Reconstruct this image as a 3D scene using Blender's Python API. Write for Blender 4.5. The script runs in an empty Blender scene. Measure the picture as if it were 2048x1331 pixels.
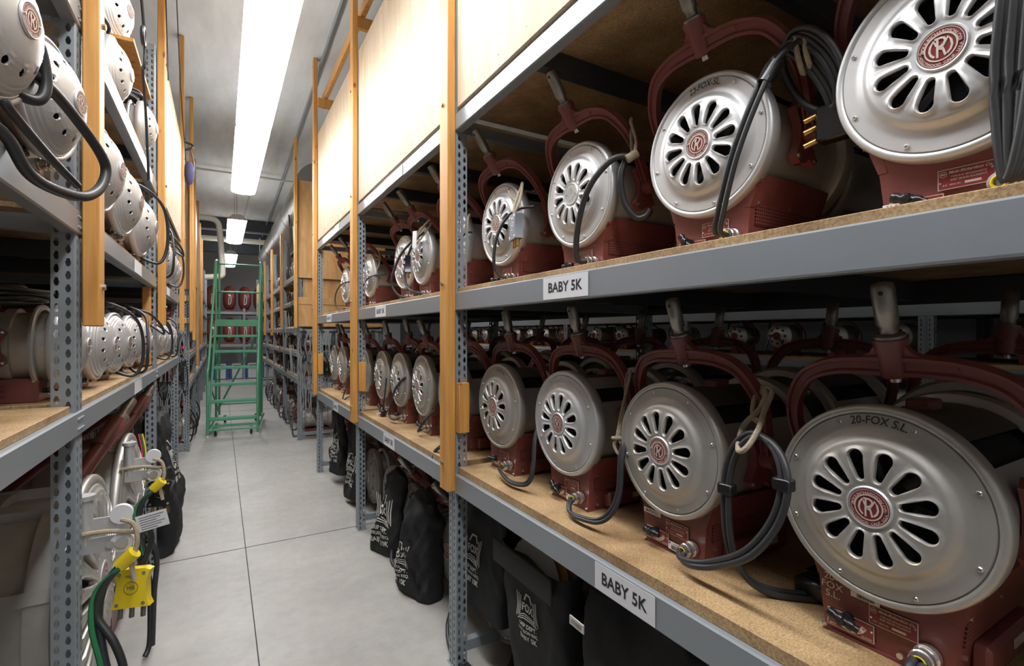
import bpy, bmesh, math, random
from math import sin, cos, pi, radians, sqrt, atan2
from mathutils import Vector, Matrix, noise
from mathutils.bvhtree import BVHTree
S = bpy.context.scene
C = S.collection
random.seed(7)
# ---------------------------------------------------------------- camera
FPX = 990.0; YAW = radians(30.49); CAMZ = 1.5
cam_d = bpy.data.cameras.new('camera'); cam = bpy.data.objects.new('camera', cam_d); C.objects.link(cam)
cam_d.sensor_width = 36.0; cam_d.lens = 36.0*FPX/2048.0; cam_d.clip_start = 0.02; cam_d.clip_end = 200
cam.location = (0, 0, CAMZ); cam.rotation_euler = (radians(90), 0, -YAW)
S.camera = cam
# ---------------------------------------------------------------- world, exposure
W = bpy.data.worlds.new('world'); S.world = W; W.use_nodes = True
W.node_tree.nodes['Background'].inputs[0].default_value = (0.9, 0.95, 1.0, 1)
W.node_tree.nodes['Background'].inputs[1].default_value = 0.12
S.view_settings.view_transform = 'Standard'; S.view_settings.look = 'None'
S.view_settings.gamma = 1.0; S.view_settings.use_curve_mapping = False
S.view_settings.exposure = 0.55
LAMP_POWER = 17.5      # emission strength of the fluorescent diffusers
# ---------------------------------------------------------------- materials
def mat(name, col, rough=.5, metal=0.0, bump=None, var=None, emit=None, spec=None):
    """bump=(scale,strength[,stretch]); var=(scale,colour2,stretch[,contrast])"""
    m = bpy.data.materials.new(name); m.use_nodes = True
    nt = m.node_tree; b = nt.nodes['Principled BSDF']
    b.inputs['Base Color'].default_value = (*col, 1); b.inputs['Roughness'].default_value = rough
    b.inputs['Metallic'].default_value = metal
    if spec is not None: b.inputs['Specular IOR Level'].default_value = spec
    if emit:
        b.inputs['Emission Color'].default_value = (*emit[0], 1); b.inputs['Emission Strength'].default_value = emit[1]
    if bump or var:
        tc = nt.nodes.new('ShaderNodeTexCoord')
    if var:
        mp = nt.nodes.new('ShaderNodeMapping'); mp.inputs['Scale'].default_value = var[2]
        nt.links.new(tc.outputs['Object'], mp.inputs['Vector'])
        n = nt.nodes.new('ShaderNodeTexNoise'); n.inputs['Scale'].default_value = var[0]
        n.inputs['Detail'].default_value = 6; n.inputs['Roughness'].default_value = .6
        nt.links.new(mp.outputs[0], n.inputs['Vector'])
        r = nt.nodes.new('ShaderNodeValToRGB'); k = var[3] if len(var) > 3 else .2
        r.color_ramp.elements[0].position = .5-k; r.color_ramp.elements[1].position = .5+k
        r.color_ramp.elements[0].color = (*col, 1); r.color_ramp.elements[1].color = (*var[1], 1)
        nt.links.new(n.outputs['Fac'], r.inputs[0]); nt.links.new(r.outputs[0], b.inputs['Base Color'])
    if bump:
        mp = nt.nodes.new('ShaderNodeMapping')
        mp.inputs['Scale'].default_value = bump[2] if len(bump) > 2 else (1, 1, 1)
        nt.links.new(tc.outputs['Object'], mp.inputs['Vector'])
        n = nt.nodes.new('ShaderNodeTexNoise'); n.inputs['Scale'].default_value = bump[0]; n.inputs['Detail'].default_value = 4
        nt.links.new(mp.outputs[0], n.inputs['Vector'])
        bp = nt.nodes.new('ShaderNodeBump'); bp.inputs['Strength'].default_value = bump[1]; bp.inputs['Distance'].default_value = .004
        nt.links.new(n.outputs['Fac'], bp.inputs['Height']); nt.links.new(bp.outputs[0], b.inputs['Normal'])
    return m
M = {}
M['silver'] = mat('aluminium_paint', (.57,.57,.57), .45, .6, bump=(60,.05), var=(9,(.66,.66,.665),(1,1,1),.25))
M['silver2'] = mat('aged_aluminium_paint', (.44,.42,.385), .44, .6, bump=(60,.06), var=(11,(.55,.535,.50),(1,1,1),.25))
M['cap'] = mat('dark_drum_cap', (.10,.10,.098), .45, .4)
M['drum'] = mat('drum_sheet_metal', (.47,.47,.46), .42, .55, var=(6,(.54,.53,.51),(1,1,1),.3))
M['maroon'] = mat('maroon_enamel', (.215,.062,.054), .38, 0, bump=(240,.10), var=(14,(.165,.046,.040),(1,1,1),.2))
M['redlamp'] = mat('red_lamp_enamel', (.30,.075,.065), .4)
M['badgered'] = mat('badge_maroon', (.20,.028,.034), .3)
M['cream'] = mat('badge_cream_metal', (.62,.56,.48), .35, .3)
M['dark'] = mat('black_interior', (.012,.012,.013), .7)
M['baffle'] = mat('lamp_inner_baffle', (.10,.10,.10), .5, .4)
M['rubber'] = mat('black_cable_rubber', (.026,.027,.029), .42, 0, bump=(90,.08))
M['gcable'] = mat('grey_cable_rubber', (.30,.31,.32), .5)
M['green_c'] = mat('green_cable', (.02,.16,.06), .5)
M['blackplastic'] = mat('black_plastic', (.014,.014,.015), .25)
M['steel'] = mat('blue_grey_rack_steel', (.25,.285,.315), .38, .25, var=(3,(.27,.295,.315),(1,1,1),.3))
M['beam'] = mat('blue_grey_beam_steel', (.265,.292,.318), .33, .3, bump=(5,.05), var=(4,(.30,.325,.35),(1,.6,1),.3))
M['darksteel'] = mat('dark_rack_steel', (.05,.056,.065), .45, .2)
M['zinc'] = mat('worn_zinc', (.40,.38,.35), .36, .85, bump=(70,.15), var=(25,(.22,.20,.17),(1,1,1),.25))
M['chrome'] = mat('bright_metal', (.75,.74,.72), .22, .9)
M['brass'] = mat('brass_pins', (.62,.37,.12), .28, .9)
M['rope'] = mat('cotton_rope', (.47,.39,.28), .9, 0, bump=(300,.8), var=(60,(.36,.29,.20),(1,1,1),.2))
M['white'] = mat('white_paper', (.70,.70,.72), .5)
M['sticker'] = mat('white_sticker', (.72,.70,.66), .45)
M['ink'] = mat('black_ink', (.012,.012,.014), .6)
M['blue'] = mat('blue_print', (.04,.09,.30), .5)
M['yellow'] = mat('yellow_plastic', (.80,.60,.02), .4)
M['greyplug'] = mat('grey_bakelite', (.20,.22,.25), .4)
M['bag'] = mat('black_canvas', (.016,.016,.017), .75, 0, bump=(160,.35), spec=.35)
M['bagprint'] = mat('bag_print_white', (.50,.49,.45), .7)
M['green'] = mat('green_ladder_paint', (.075,.29,.155), .42, 0, var=(8,(.11,.36,.21),(1,1,1),.25))
M['tread'] = mat('green_tread', (.09,.30,.17), .6, 0, bump=(60,.6))
M['pipe'] = mat('white_pipe_jacket', (.66,.63,.53), .5)
M['galv'] = mat('galvanised_duct', (.24,.235,.22), .38, .6, var=(2,(.30,.29,.27),(1,1,1),.3))
M['lamphouse'] = mat('fixture_housing', (.62,.63,.63), .45)
M['uplight'] = mat('added_uplight_glow', (.9,.9,.9), .4, emit=((.975,.985,1.0), 9.0))  # glow of the strip added above each housing to lift the ceiling
M['lens'] = mat('acrylic_diffuser', (.9,.9,.9), .4, emit=((.975,.985,1.0), LAMP_POWER))
M['glass'] = mat('lens_glass', (.05,.06,.065), .08, .0)
M['redtape'] = mat('pink_tape', (.75,.02,.15), .5)
M['violet'] = mat('violet_cloth', (.05,.05,.12), .9)
M['wall_dark'] = mat('shade_toned_wall', (.05,.05,.052), .8)  # gloom of the neighbouring aisle put into the wall colour
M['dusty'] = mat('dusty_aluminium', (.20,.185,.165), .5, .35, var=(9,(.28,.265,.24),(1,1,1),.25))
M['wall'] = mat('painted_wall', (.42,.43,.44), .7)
M['floor'] = mat('floor_concrete', (.40,.385,.36), .42)
def floor_mat():
    m = M['floor']; nt = m.node_tree; b = nt.nodes['Principled BSDF']
    tc = nt.nodes.new('ShaderNodeTexCoord')
    def noi(sc, det, stretch=(1,1,1)):
        mp = nt.nodes.new('ShaderNodeMapping'); mp.inputs['Scale'].default_value = stretch
        nt.links.new(tc.outputs['Object'], mp.inputs['Vector'])
        n = nt.nodes.new('ShaderNodeTexNoise'); n.inputs['Scale'].default_value = sc; n.inputs['Detail'].default_value = det
        n.inputs['Roughness'].default_value = .65
        nt.links.new(mp.outputs[0], n.inputs['Vector']); return n
    a = noi(1.6, 8); c = noi(14, 6); s = noi(5, 8, (7, .8, 1))
    r = nt.nodes.new('ShaderNodeValToRGB'); r.color_ramp.elements[0].position = .3; r.color_ramp.elements[1].position = .72
    r.color_ramp.elements[0].color = (.315,.303,.28,1); r.color_ramp.elements[1].color = (.445,.43,.40,1)
    nt.links.new(a.outputs['Fac'], r.inputs[0])
    mx = nt.nodes.new('ShaderNodeMix'); mx.data_type = 'RGBA'; mx.blend_type = 'MULTIPLY'; mx.inputs[0].default_value = .35
    r2 = nt.nodes.new('ShaderNodeValToRGB'); r2.color_ramp.elements[0].position = .35; r2.color_ramp.elements[1].position = .6
    r2.color_ramp.elements[0].color = (.72,.71,.70,1); r2.color_ramp.elements[1].color = (1,1,1,1)
    nt.links.new(c.outputs['Fac'], r2.inputs[0])
    nt.links.new(r.outputs[0], mx.inputs[6]); nt.links.new(r2.outputs[0], mx.inputs[7])
    nt.links.new(mx.outputs[2], b.inputs['Base Color'])
    mr = nt.nodes.new('ShaderNodeMapRange'); mr.inputs[3].default_value = .30; mr.inputs[4].default_value = .55
    nt.links.new(s.outputs['Fac'], mr.inputs[0]); nt.links.new(mr.outputs[0], b.inputs['Roughness'])
floor_mat()
M['ceiling'] = mat('board_formed_concrete', (.50,.50,.485), .8, 0, bump=(3,.5,(6,.6,1)), var=(2.2,(.68,.68,.66),(2.2,.5,1),.25))
def wood_mat(name, c1, c2, stretch, scale=6, rough=.55, knots=False):
    m = bpy.data.materials.new(name); m.use_nodes = True
    nt = m.node_tree; b = nt.nodes['Principled BSDF']; b.inputs['Roughness'].default_value = rough
    tc = nt.nodes.new('ShaderNodeTexCoord'); mp = nt.nodes.new('ShaderNodeMapping'); mp.inputs['Scale'].default_value = stretch
    oi = nt.nodes.new('ShaderNodeObjectInfo'); ad = nt.nodes.new('ShaderNodeVectorMath'); ad.operation = 'ADD'
    nt.links.new(tc.outputs['Object'], ad.inputs[0]); nt.links.new(oi.outputs['Random'], ad.inputs[1])
    nt.links.new(ad.outputs[0], mp.inputs['Vector'])
    n = nt.nodes.new('ShaderNodeTexNoise'); n.inputs['Scale'].default_value = scale; n.inputs['Detail'].default_value = 8
    n.inputs['Distortion'].default_value = .8
    nt.links.new(mp.outputs[0], n.inputs['Vector'])
    r = nt.nodes.new('ShaderNodeValToRGB'); r.color_ramp.elements[0].position = .32; r.color_ramp.elements[1].position = .66
    r.color_ramp.elements[0].color = (*c1, 1); r.color_ramp.elements[1].color = (*c2, 1)
    nt.links.new(n.outputs['Fac'], r.inputs[0]); out = r.outputs[0]
    if knots:
        v = nt.nodes.new('ShaderNodeTexVoronoi'); v.inputs['Scale'].default_value = 1.0
        mp2 = nt.nodes.new('ShaderNodeMapping'); mp2.inputs['Scale'].default_value = (9, 9, 4.5)
        nt.links.new(ad.outputs[0], mp2.inputs['Vector']); nt.links.new(mp2.outputs[0], v.inputs['Vector'])
        kr = nt.nodes.new('ShaderNodeValToRGB'); kr.color_ramp.elements[0].position = .06; kr.color_ramp.elements[1].position = .13
        kr.color_ramp.elements[0].color = (.30,.16,.08,1); kr.color_ramp.elements[1].color = (1,1,1,1)
        nt.links.new(v.outputs['Distance'], kr.inputs[0])
        mx = nt.nodes.new('ShaderNodeMix'); mx.data_type = 'RGBA'; mx.blend_type = 'MULTIPLY'; mx.inputs[0].default_value = 1
        nt.links.new(out, mx.inputs[6]); nt.links.new(kr.outputs[0], mx.inputs[7]); out = mx.outputs[2]
    nt.links.new(out, b.inputs['Base Color'])
    bp = nt.nodes.new('ShaderNodeBump'); bp.inputs['Strength'].default_value = .15; bp.inputs['Distance'].default_value = .003
    nt.links.new(n.outputs['Fac'], bp.inputs['Height']); nt.links.new(bp.outputs[0], b.inputs['Normal'])
    return m
M['pine'] = wood_mat('orange_pine', (.50,.225,.05), (.66,.335,.085), (14, 14, .9), 3, .45, True)
M['pine_pale'] = wood_mat('pale_pine', (.56,.38,.20), (.68,.50,.29), (14, 14, .9), 3, .55, True)
M['ply'] = wood_mat('pale_plywood', (.44,.33,.215), (.56,.445,.315), (5, 5, .7), 4, .55)
M['plyorange'] = wood_mat('orange_plywood', (.48,.255,.09), (.62,.36,.15), (4, 4, .8), 4, .5)
def particle_mat():
    m = bpy.data.materials.new('particleboard'); m.use_nodes = True
    nt = m.node_tree; b = nt.nodes['Principled BSDF']; b.inputs['Roughness'].default_value = .6
    tc = nt.nodes.new('ShaderNodeTexCoord')
    n = nt.nodes.new('ShaderNodeTexNoise'); n.inputs['Scale'].default_value = 210; n.inputs['Detail'].default_value = 5
    n2 = nt.nodes.new('ShaderNodeTexNoise'); n2.inputs['Scale'].default_value = 3.5; n2.inputs['Detail'].default_value = 8; n2.inputs['Roughness'].default_value = .7
    for q in (n, n2): nt.links.new(tc.outputs['Object'], q.inputs['Vector'])
    r = nt.nodes.new('ShaderNodeValToRGB'); r.color_ramp.elements[0].position = .30; r.color_ramp.elements[1].position = .62
    r.color_ramp.elements[0].color = (.30,.18,.08,1); r.color_ramp.elements[1].color = (.56,.385,.20,1)
    nt.links.new(n.outputs['Fac'], r.inputs[0])
    r2 = nt.nodes.new('ShaderNodeValToRGB'); r2.color_ramp.elements[0].position = .35; r2.color_ramp.elements[1].position = .62
    r2.color_ramp.elements[0].color = (.50,.43,.37,1); r2.color_ramp.elements[1].color = (1,1,1,1)
    nt.links.new(n2.outputs['Fac'], r2.inputs[0])
    mx = nt.nodes.new('ShaderNodeMix'); mx.data_type = 'RGBA'; mx.blend_type = 'MULTIPLY'; mx.inputs[0].default_value = 1
    nt.links.new(r.outputs[0], mx.inputs[6]); nt.links.new(r2.outputs[0], mx.inputs[7]); nt.links.new(mx.outputs[2], b.inputs['Base Color'])
    bp = nt.nodes.new('ShaderNodeBump'); bp.inputs['Strength'].default_value = .35; bp.inputs['Distance'].default_value = .002
    nt.links.new(n.outputs['Fac'], bp.inputs['Height']); nt.links.new(bp.outputs[0], b.inputs['Normal'])
    return m
M['particle'] = particle_mat()
def perf_mat():
    m = bpy.data.materials.new('perforated_maroon'); m.use_nodes = True
    nt = m.node_tree; b = nt.nodes['Principled BSDF']; b.inputs['Roughness'].default_value = .4
    tc = nt.nodes.new('ShaderNodeTexCoord'); sp = nt.nodes.new('ShaderNodeSeparateXYZ'); nt.links.new(tc.outputs['Object'], sp.inputs[0])
    def math_(op, a, bb=None, v=None):
        n = nt.nodes.new('ShaderNodeMath'); n.operation = op; nt.links.new(a, n.inputs[0])
        if bb is not None: nt.links.new(bb, n.inputs[1])
        if v is not None: n.inputs[1].default_value = v
        return n.outputs[0]
    sx = math_('SINE', math_('MULTIPLY', sp.outputs[0], v=2*pi/.0085)); sz = math_('SINE', math_('MULTIPLY', sp.outputs[2], v=2*pi/.0085))
    pr = math_('ADD', sx, sz); g = math_('GREATER_THAN', pr, v=.75)
    mx = nt.nodes.new('ShaderNodeMix'); mx.data_type = 'RGBA'; nt.links.new(g, mx.inputs[0])
    mx.inputs[6].default_value = (.20,.058,.050,1); mx.inputs[7].default_value = (.008,.006,.006,1)
    nt.links.new(mx.outputs[2], b.inputs['Base Color']); return m
M['perf'] = perf_mat()
# ---------------------------------------------------------------- mesh builder
class MB:
    def __init__(s): s.v = []; s.f = []; s.m = []; s.mats = []
    def mi(s, m):
        if m not in s.mats: s.mats.append(m)
        return s.mats.index(m)
    def add(s, vs, fs, m, T=None):
        k = len(s.v); i = s.mi(m)
        if T is not None: vs = [T @ Vector(v) for v in vs]
        s.v += [tuple(v) for v in vs]; s.f += [tuple(a+k for a in f) for f in fs]; s.m += [i]*len(fs)
    def box(s, x0, x1, y0, y1, z0, z1, m, T=None, bev=0):
        if bev:
            vs = []; 
            pts = []
            for X in (x0, x1):
                for Y in (y0, y1):
                    for Z in (z0, z1):
                        dx = bev if X == x0 else -bev; dy = bev if Y == y0 else -bev; dz = bev if Z == z0 else -bev
                        pts.append([(X, Y+dy, Z+dz), (X+dx, Y, Z+dz), (X+dx, Y+dy, Z)])
            for p in pts: vs += p
            I = lambda c, a: c*3+a
            c = lambda a, b_, d: a*4+b_*2+d
            fs = []
            fs.append([I(c(0,0,0),0), I(c(0,0,1),0), I(c(0,1,1),0), I(c(0,1,0),0)]); fs.append([I(c(1,0,0),0), I(c(1,1,0),0), I(c(1,1,1),0), I(c(1,0,1),0)])
            fs.append([I(c(0,0,0),1), I(c(1,0,0),1), I(c(1,0,1),1), I(c(0,0,1),1)]); fs.append([I(c(0,1,0),1), I(c(0,1,1),1), I(c(1,1,1),1), I(c(1,1,0),1)])
            fs.append([I(c(0,0,0),2), I(c(0,1,0),2), I(c(1,1,0),2), I(c(1,0,0),2)]); fs.append([I(c(0,0,1),2), I(c(1,0,1),2), I(c(1,1,1),2), I(c(0,1,1),2)])
            for a in (0,1):
                for b_ in (0,1):
                    fs.append([I(c(a,b_,0),0), I(c(a,b_,1),0), I(c(a,b_,1),1), I(c(a,b_,0),1)])
                    fs.append([I(c(a,0,b_),0), I(c(a,1,b_),0), I(c(a,1,b_),2), I(c(a,0,b_),2)])
                    fs.append([I(c(0,a,b_),1), I(c(1,a,b_),1), I(c(1,a,b_),2), I(c(0,a,b_),2)])
            for q in range(8): fs.append([q*3, q*3+1, q*3+2])
            s.add(vs, fs, m, T); return
        vs = [(x0,y0,z0),(x1,y0,z0),(x1,y1,z0),(x0,y1,z0),(x0,y0,z1),(x1,y0,z1),(x1,y1,z1),(x0,y1,z1)]
        s.add(vs, [(0,3,2,1),(4,5,6,7),(0,1,5,4),(1,2,6,5),(2,3,7,6),(3,0,4,7)], m, T)
    def hexa(s, bot, top, m, T=None):
        s.add(list(bot)+list(top), [(0,3,2,1),(4,5,6,7),(0,1,5,4),(1,2,6,5),(2,3,7,6),(3,0,4,7)], m, T)
    def cyl(s, p, q, r, m, n=16, r2=None, caps=True, T=None):
        p = Vector(p); q = Vector(q); r2 = r if r2 is None else r2
        a = (q-p).normalized(); u = a.orthogonal().normalized(); w = a.cross(u)
        vs = []; fs = []
        for k in range(n):
            t = 2*pi*k/n; d = u*cos(t)+w*sin(t); vs += [p+d*r, q+d*r2]
        for k in range(n):
            k2 = (k+1) % n; fs.append((2*k, 2*k2, 2*k2+1, 2*k+1))
        if caps: fs.append(tuple(2*k for k in range(n))[::-1]); fs.append(tuple(2*k+1 for k in range(n)))
        s.add(vs, fs, m, T)
    def lathe(s, prof, m, axis='Z', n=32, c=(0,0,0), T=None, a0=0, a1=2*pi, close=True):
        """prof=[(r,h)]"""
        vs = []; fs = []; full = abs(a1-a0-2*pi) < 1e-6; nn = n if full else n+1
        for k in range(nn):
            t = a0+(a1-a0)*k/n
            for r, h in prof:
                if axis == 'Z': vs.append((c[0]+r*cos(t), c[1]+r*sin(t), c[2]+h))
                elif axis == 'X': vs.append((c[0]+h, c[1]+r*cos(t), c[2]+r*sin(t)))
                else: vs.append((c[0]+r*cos(t), c[1]+h, c[2]+r*sin(t)))
        L = len(prof)
        for k in range(n):
            k2 = (k+1) % nn
            for j in range(L-1):
                fs.append((k*L+j, k2*L+j, k2*L+j+1, k*L+j+1))
        s.add(vs, fs, m, T)
    def tube(s, pts, r, m, n=10, closed=False, sub=6, T=None, caps=True, prof=None, pf=None):
        P = catmull(pts, sub, closed) if sub > 1 else [Vector(p) for p in pts]
        L = len(P); vs = []; fs = []
        prev = None
        for i in range(L):
            if closed: t = P[(i+1) % L]-P[i-1]
            else: t = P[min(i+1, L-1)]-P[max(i-1, 0)]
            if t.length < 1e-9: t = Vector((0,0,1))
            t.normalize()
            if prev is None: u = t.orthogonal().normalized() if prof is None else (Vector((1,0,0))-t*t.x).normalized()
            else:
                u = prev-t*prev.dot(t)
                u = u.normalized() if u.length > 1e-6 else t.orthogonal().normalized()
            prev = u; w = t.cross(u)
            rr = r[i*(len(r)-1)//(L-1)] if isinstance(r, (list, tuple)) else r
            if prof:
                for (a, b_) in prof: vs.append(P[i]+u*a+w*b_*(pf(i/(L-1)) if pf else 1))
            else:
                for k in range(n):
                    a = 2*pi*k/n; vs.append(P[i]+(u*cos(a)+w*sin(a))*rr)
        if prof: n = len(prof)
        for i in range(L if closed else L-1):
            i2 = (i+1) % L
            for k in range(n):
                k2 = (k+1) % n; fs.append((i*n+k, i*n+k2, i2*n+k2, i2*n+k))
        if caps and not closed:
            fs.append(tuple(range(n))[::-1]); fs.append(tuple((L-1)*n+k for k in range(n)))
        s.add(vs, fs, m, T)
    def ribbon(s, pts, w, m, T=None, h=0.0):
        """flat stroke in the xy plane"""
        P = [Vector((p[0], p[1], 0)) for p in pts]; vs = []; fs = []
        for i in range(len(P)):
            t = (P[min(i+1, len(P)-1)]-P[max(i-1, 0)]); t.normalize(); nrm = Vector((-t.y, t.x, 0))*w/2
            vs += [P[i]+nrm+Vector((0,0,h)), P[i]-nrm+Vector((0,0,h))]
        for i in range(len(P)-1): fs.append((2*i, 2*i+1, 2*i+3, 2*i+2))
        s.add(vs, fs, m, T)
    def mesh(s, name, smooth=40, weld=0):
        me = bpy.data.meshes.new(name); me.from_pydata(s.v, [], s.f)
        for m in s.mats: me.materials.append(M[m])
        me.polygons.foreach_set('material_index', s.m)
        bm = bmesh.new(); bm.from_mesh(me)
        if weld: bmesh.ops.remove_doubles(bm, verts=bm.verts, dist=weld)
        bmesh.ops.recalc_face_normals(bm, faces=bm.faces); bm.to_mesh(me); bm.free()
        if smooth:
            me.polygons.foreach_set('use_smooth', [True]*len(me.polygons)); me.set_sharp_from_angle(angle=radians(smooth))
        me.update(); return me
def catmull(pts, sub=6, closed=False):
    P = [Vector(p) for p in pts]; out = []; n = len(P)
    if n < 3 and not closed: sub = max(sub, 1)
    for i in range(n if closed else n-1):
        if closed: a, b, c, d = P[i-1], P[i], P[(i+1) % n], P[(i+2) % n]
        else: a, b, c, d = P[max(i-1, 0)], P[i], P[i+1], P[min(i+2, n-1)]
        for k in range(sub):
            t = k/sub
            out.append(.5*((2*b)+(c-a)*t+(2*a-5*b+4*c-d)*t*t+(3*b-a-3*c+d)*t**3))
    if not closed: out.append(P[-1])
    return out
# ---------------------------------------------------------------- things
def link(name, data, parent=None, loc=None, rot=None):
    o = bpy.data.objects.new(name, data); C.objects.link(o)
    if parent is not None: o.parent = parent
    if loc is not None: o.location = loc
    if rot is not None: o.rotation_euler = rot
    return o
def tag(o, label, cat, group=None, kind=None):
    if label: o['label'] = label
    if cat: o['category'] = cat
    if group: o['group'] = group
    if kind: o['kind'] = kind
    return o
def thing(name, label, cat, loc=(0,0,0), rotz=0, group=None):
    o = link(name, None, None, loc, (0,0,rotz)); o.empty_display_size = .05
    return tag(o, label, cat, group)
def single(name, mb, label, cat, loc=(0,0,0), rot=(0,0,0), group=None, **k):
    me = mb.mesh(name, **k) if isinstance(mb, MB) else mb
    return tag(link(name, me, None, loc, rot), label, cat, group)
def part(name, mb, parent, label=None, loc=None, rot=None, **k):
    me = mb.mesh(name, **k) if isinstance(mb, MB) else mb
    o = link(name, me, parent, loc, rot)
    if label: o['label'] = label
    return o
def struct(name, mb, **k):
    o = link(name, mb.mesh(name, **k)); o['kind'] = 'structure'; return o
def copy_tree(o, parent=None):
    c = o.copy(); C.objects.link(c); c.parent = parent
    for ch in list(o.children): copy_tree(ch, c)
    return c
# ---------------------------------------------------------------- lettering
_tc = {}
def text2d(s, size=1.0, bold=0.0, shear=0.0):
    key = (s, bold, shear)
    if key not in _tc:
        cu = bpy.data.curves.new('t', 'FONT'); cu.body = s; cu.align_x = 'CENTER'; cu.align_y = 'CENTER'
        cu.offset = bold; cu.shear = shear; cu.resolution_u = 3; cu.size = 1
        ob = bpy.data.objects.new('t', cu); C.objects.link(ob)
        dg = bpy.context.evaluated_depsgraph_get(); me = bpy.data.meshes.new_from_object(ob.evaluated_get(dg))
        vs = [(v.co.x, v.co.y) for v in me.vertices]; fs = [tuple(p.vertices) for p in me.polygons]
        bpy.data.objects.remove(ob); bpy.data.curves.remove(cu); bpy.data.meshes.remove(me)
        _tc[key] = (vs, fs)
    vs, fs = _tc[key]
    return [(x*size, y*size) for x, y in vs], fs
def add_text(mb, s, size, m, T, bold=.01, sx=1.0, shear=0.0, bend=None, h=0.0, hf=None):
    """T maps local (x right, y up, z out) to mesh space; bend=(radius, mid angle, sign)"""
    vs, fs = text2d(s, size, bold, shear); out = []
    for x, y in vs:
        x *= sx
        if bend:
            R, a0, sg = bend
            if sg > 0: a = a0-x/R; r = R+y
            else: a = a0+x/R; r = R-y
            x, y = r*cos(a), r*sin(a)
        out.append((x, y, h if hf is None else hf(x, y)+h))
    mb.add(out, fs, m, T)
def face_T(loc, right, up):
    """matrix with local x->right, y->up, z->right x up"""
    r = Vector(right).normalized(); u = Vector(up).normalized(); n = r.cross(u)
    return Matrix(((r.x,u.x,n.x,loc[0]),(r.y,u.y,n.y,loc[1]),(r.z,u.z,n.z,loc[2]),(0,0,0,1)))
FRONT = lambda x, y, z: face_T((x, y, z), (0,-1,0), (0,0,1))   # a face looking towards -X: right = -Y
# ================================================================ ROOM
XL, XR, YB, YF, ZC = -2.6, 6.6, -3.0, 20.6, 4.45
b = MB(); b.box(XL, XR, YB, YF, -.12, 0, 'floor'); struct('floor', b, smooth=0)
b = MB(); b.box(XL, XR, YB, YF, ZC, ZC+.2, 'ceiling'); struct('ceiling', b, smooth=0)
b = MB(); b.box(XL-.15, XL, YB, YF, 0, ZC, 'wall'); struct('wall_left', b, smooth=0)
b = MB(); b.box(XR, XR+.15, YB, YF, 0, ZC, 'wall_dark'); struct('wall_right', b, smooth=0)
b = MB(); b.box(XL, XR, YF, YF+.15, 0, ZC, 'wall'); struct('wall_back', b, smooth=0)
b = MB(); b.box(XL, XR, YB-.15, YB, 0, ZC, 'wall'); struct('wall_front', b, smooth=0)
b = MB(); b.box(.148, .153, YB+.02, 17.0, .0, .0015, 'dark')
b.box(-2.0, 2.4, 3.925, 3.93, .0, .0015, 'dark'); b.box(-2, 2.4, 10.9, 10.905, 0, .0015, 'dark')
struct('trim_1', b, smooth=0)
# ================================================================ FLUORESCENT FIXTURES
def make_fixture():
    t = thing('ceiling_light', 'x', 'ceiling light')
    L = 2.38
    b = MB(); w = .15
    b.hexa([(-w,0,0),(w,0,0),(w,L,0),(-w,L,0)], [(-w*.45,0,.095),(w*.45,0,.095),(w*.45,L,.095),(-w*.45,L,.095)], 'lamphouse')
    part('housing', b, t, smooth=0)
    b = MB(); b.box(-w*.40, w*.40, .15, L-.15, .0955, .099, 'uplight'); part('added_uplight_strip', b, t, 'glowing strip added on the housing to brighten the ceiling', smooth=0)  # added emitter facing up, there only to brighten the ceiling
    b = MB(); prof = [(-w*.98,-.001),(-w*.93,-.03),(-w*.6,-.048),(0,-.054),(w*.6,-.048),(w*.93,-.03),(w*.98,-.001)]
    vs = [(x,y,z) for y in (.012, L-.012) for x, z in prof]; n = len(prof)
    b.add(vs, [(i,i+1,n+i+1,n+i) for i in range(n-1)]+[tuple(range(n)), tuple(range(n,2*n))], 'lens')
    part('diffuser', b, t, 'glowing white diffuser')
    b = MB()
    for y in (.35, L-.35):
        b.cyl((0,y,.09), (0,y,ZC-3.45), .004, 'zinc', 6)
        b.tube([(.07,y,.06),(.15,y,.35),(.3,y,ZC-3.45)], .0025, 'zinc', 5, sub=3)
    part('hanger_wire', b, t)
    return t
fx0 = make_fixture()
def place_fixture(first, x, y, label, z=3.45, group='ceiling lights over the aisle'):
    t = fx0 if first else copy_tree(fx0)
    t.location = (x, y, z); tag(t, label, 'ceiling light', group)
place_fixture(True, .27, 5.35, 'long glowing fluorescent fixture over the aisle, its far end nearest the drop pole')
place_fixture(False, .27, 2.9, 'long glowing fluorescent fixture over the aisle cut off by the top of the picture')
place_fixture(False, .27, .45, 'fluorescent fixture right above the camera, out of frame')
place_fixture(False, .27, -2.0, 'fluorescent fixture behind the camera, out of frame')
place_fixture(False, .25, 9.75, 'short-looking bright fluorescent fixture above the green ladder, middle of three')
place_fixture(False, .22, 14.1, 'farthest and smallest bright fluorescent fixture above the green ladder')
for i, y in enumerate((8.2, 16.4)):
    place_fixture(False, 3.0, y, 'fluorescent fixture over the neighbouring aisle behind the right rack', group='ceiling lights over the neighbouring aisle')
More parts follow.
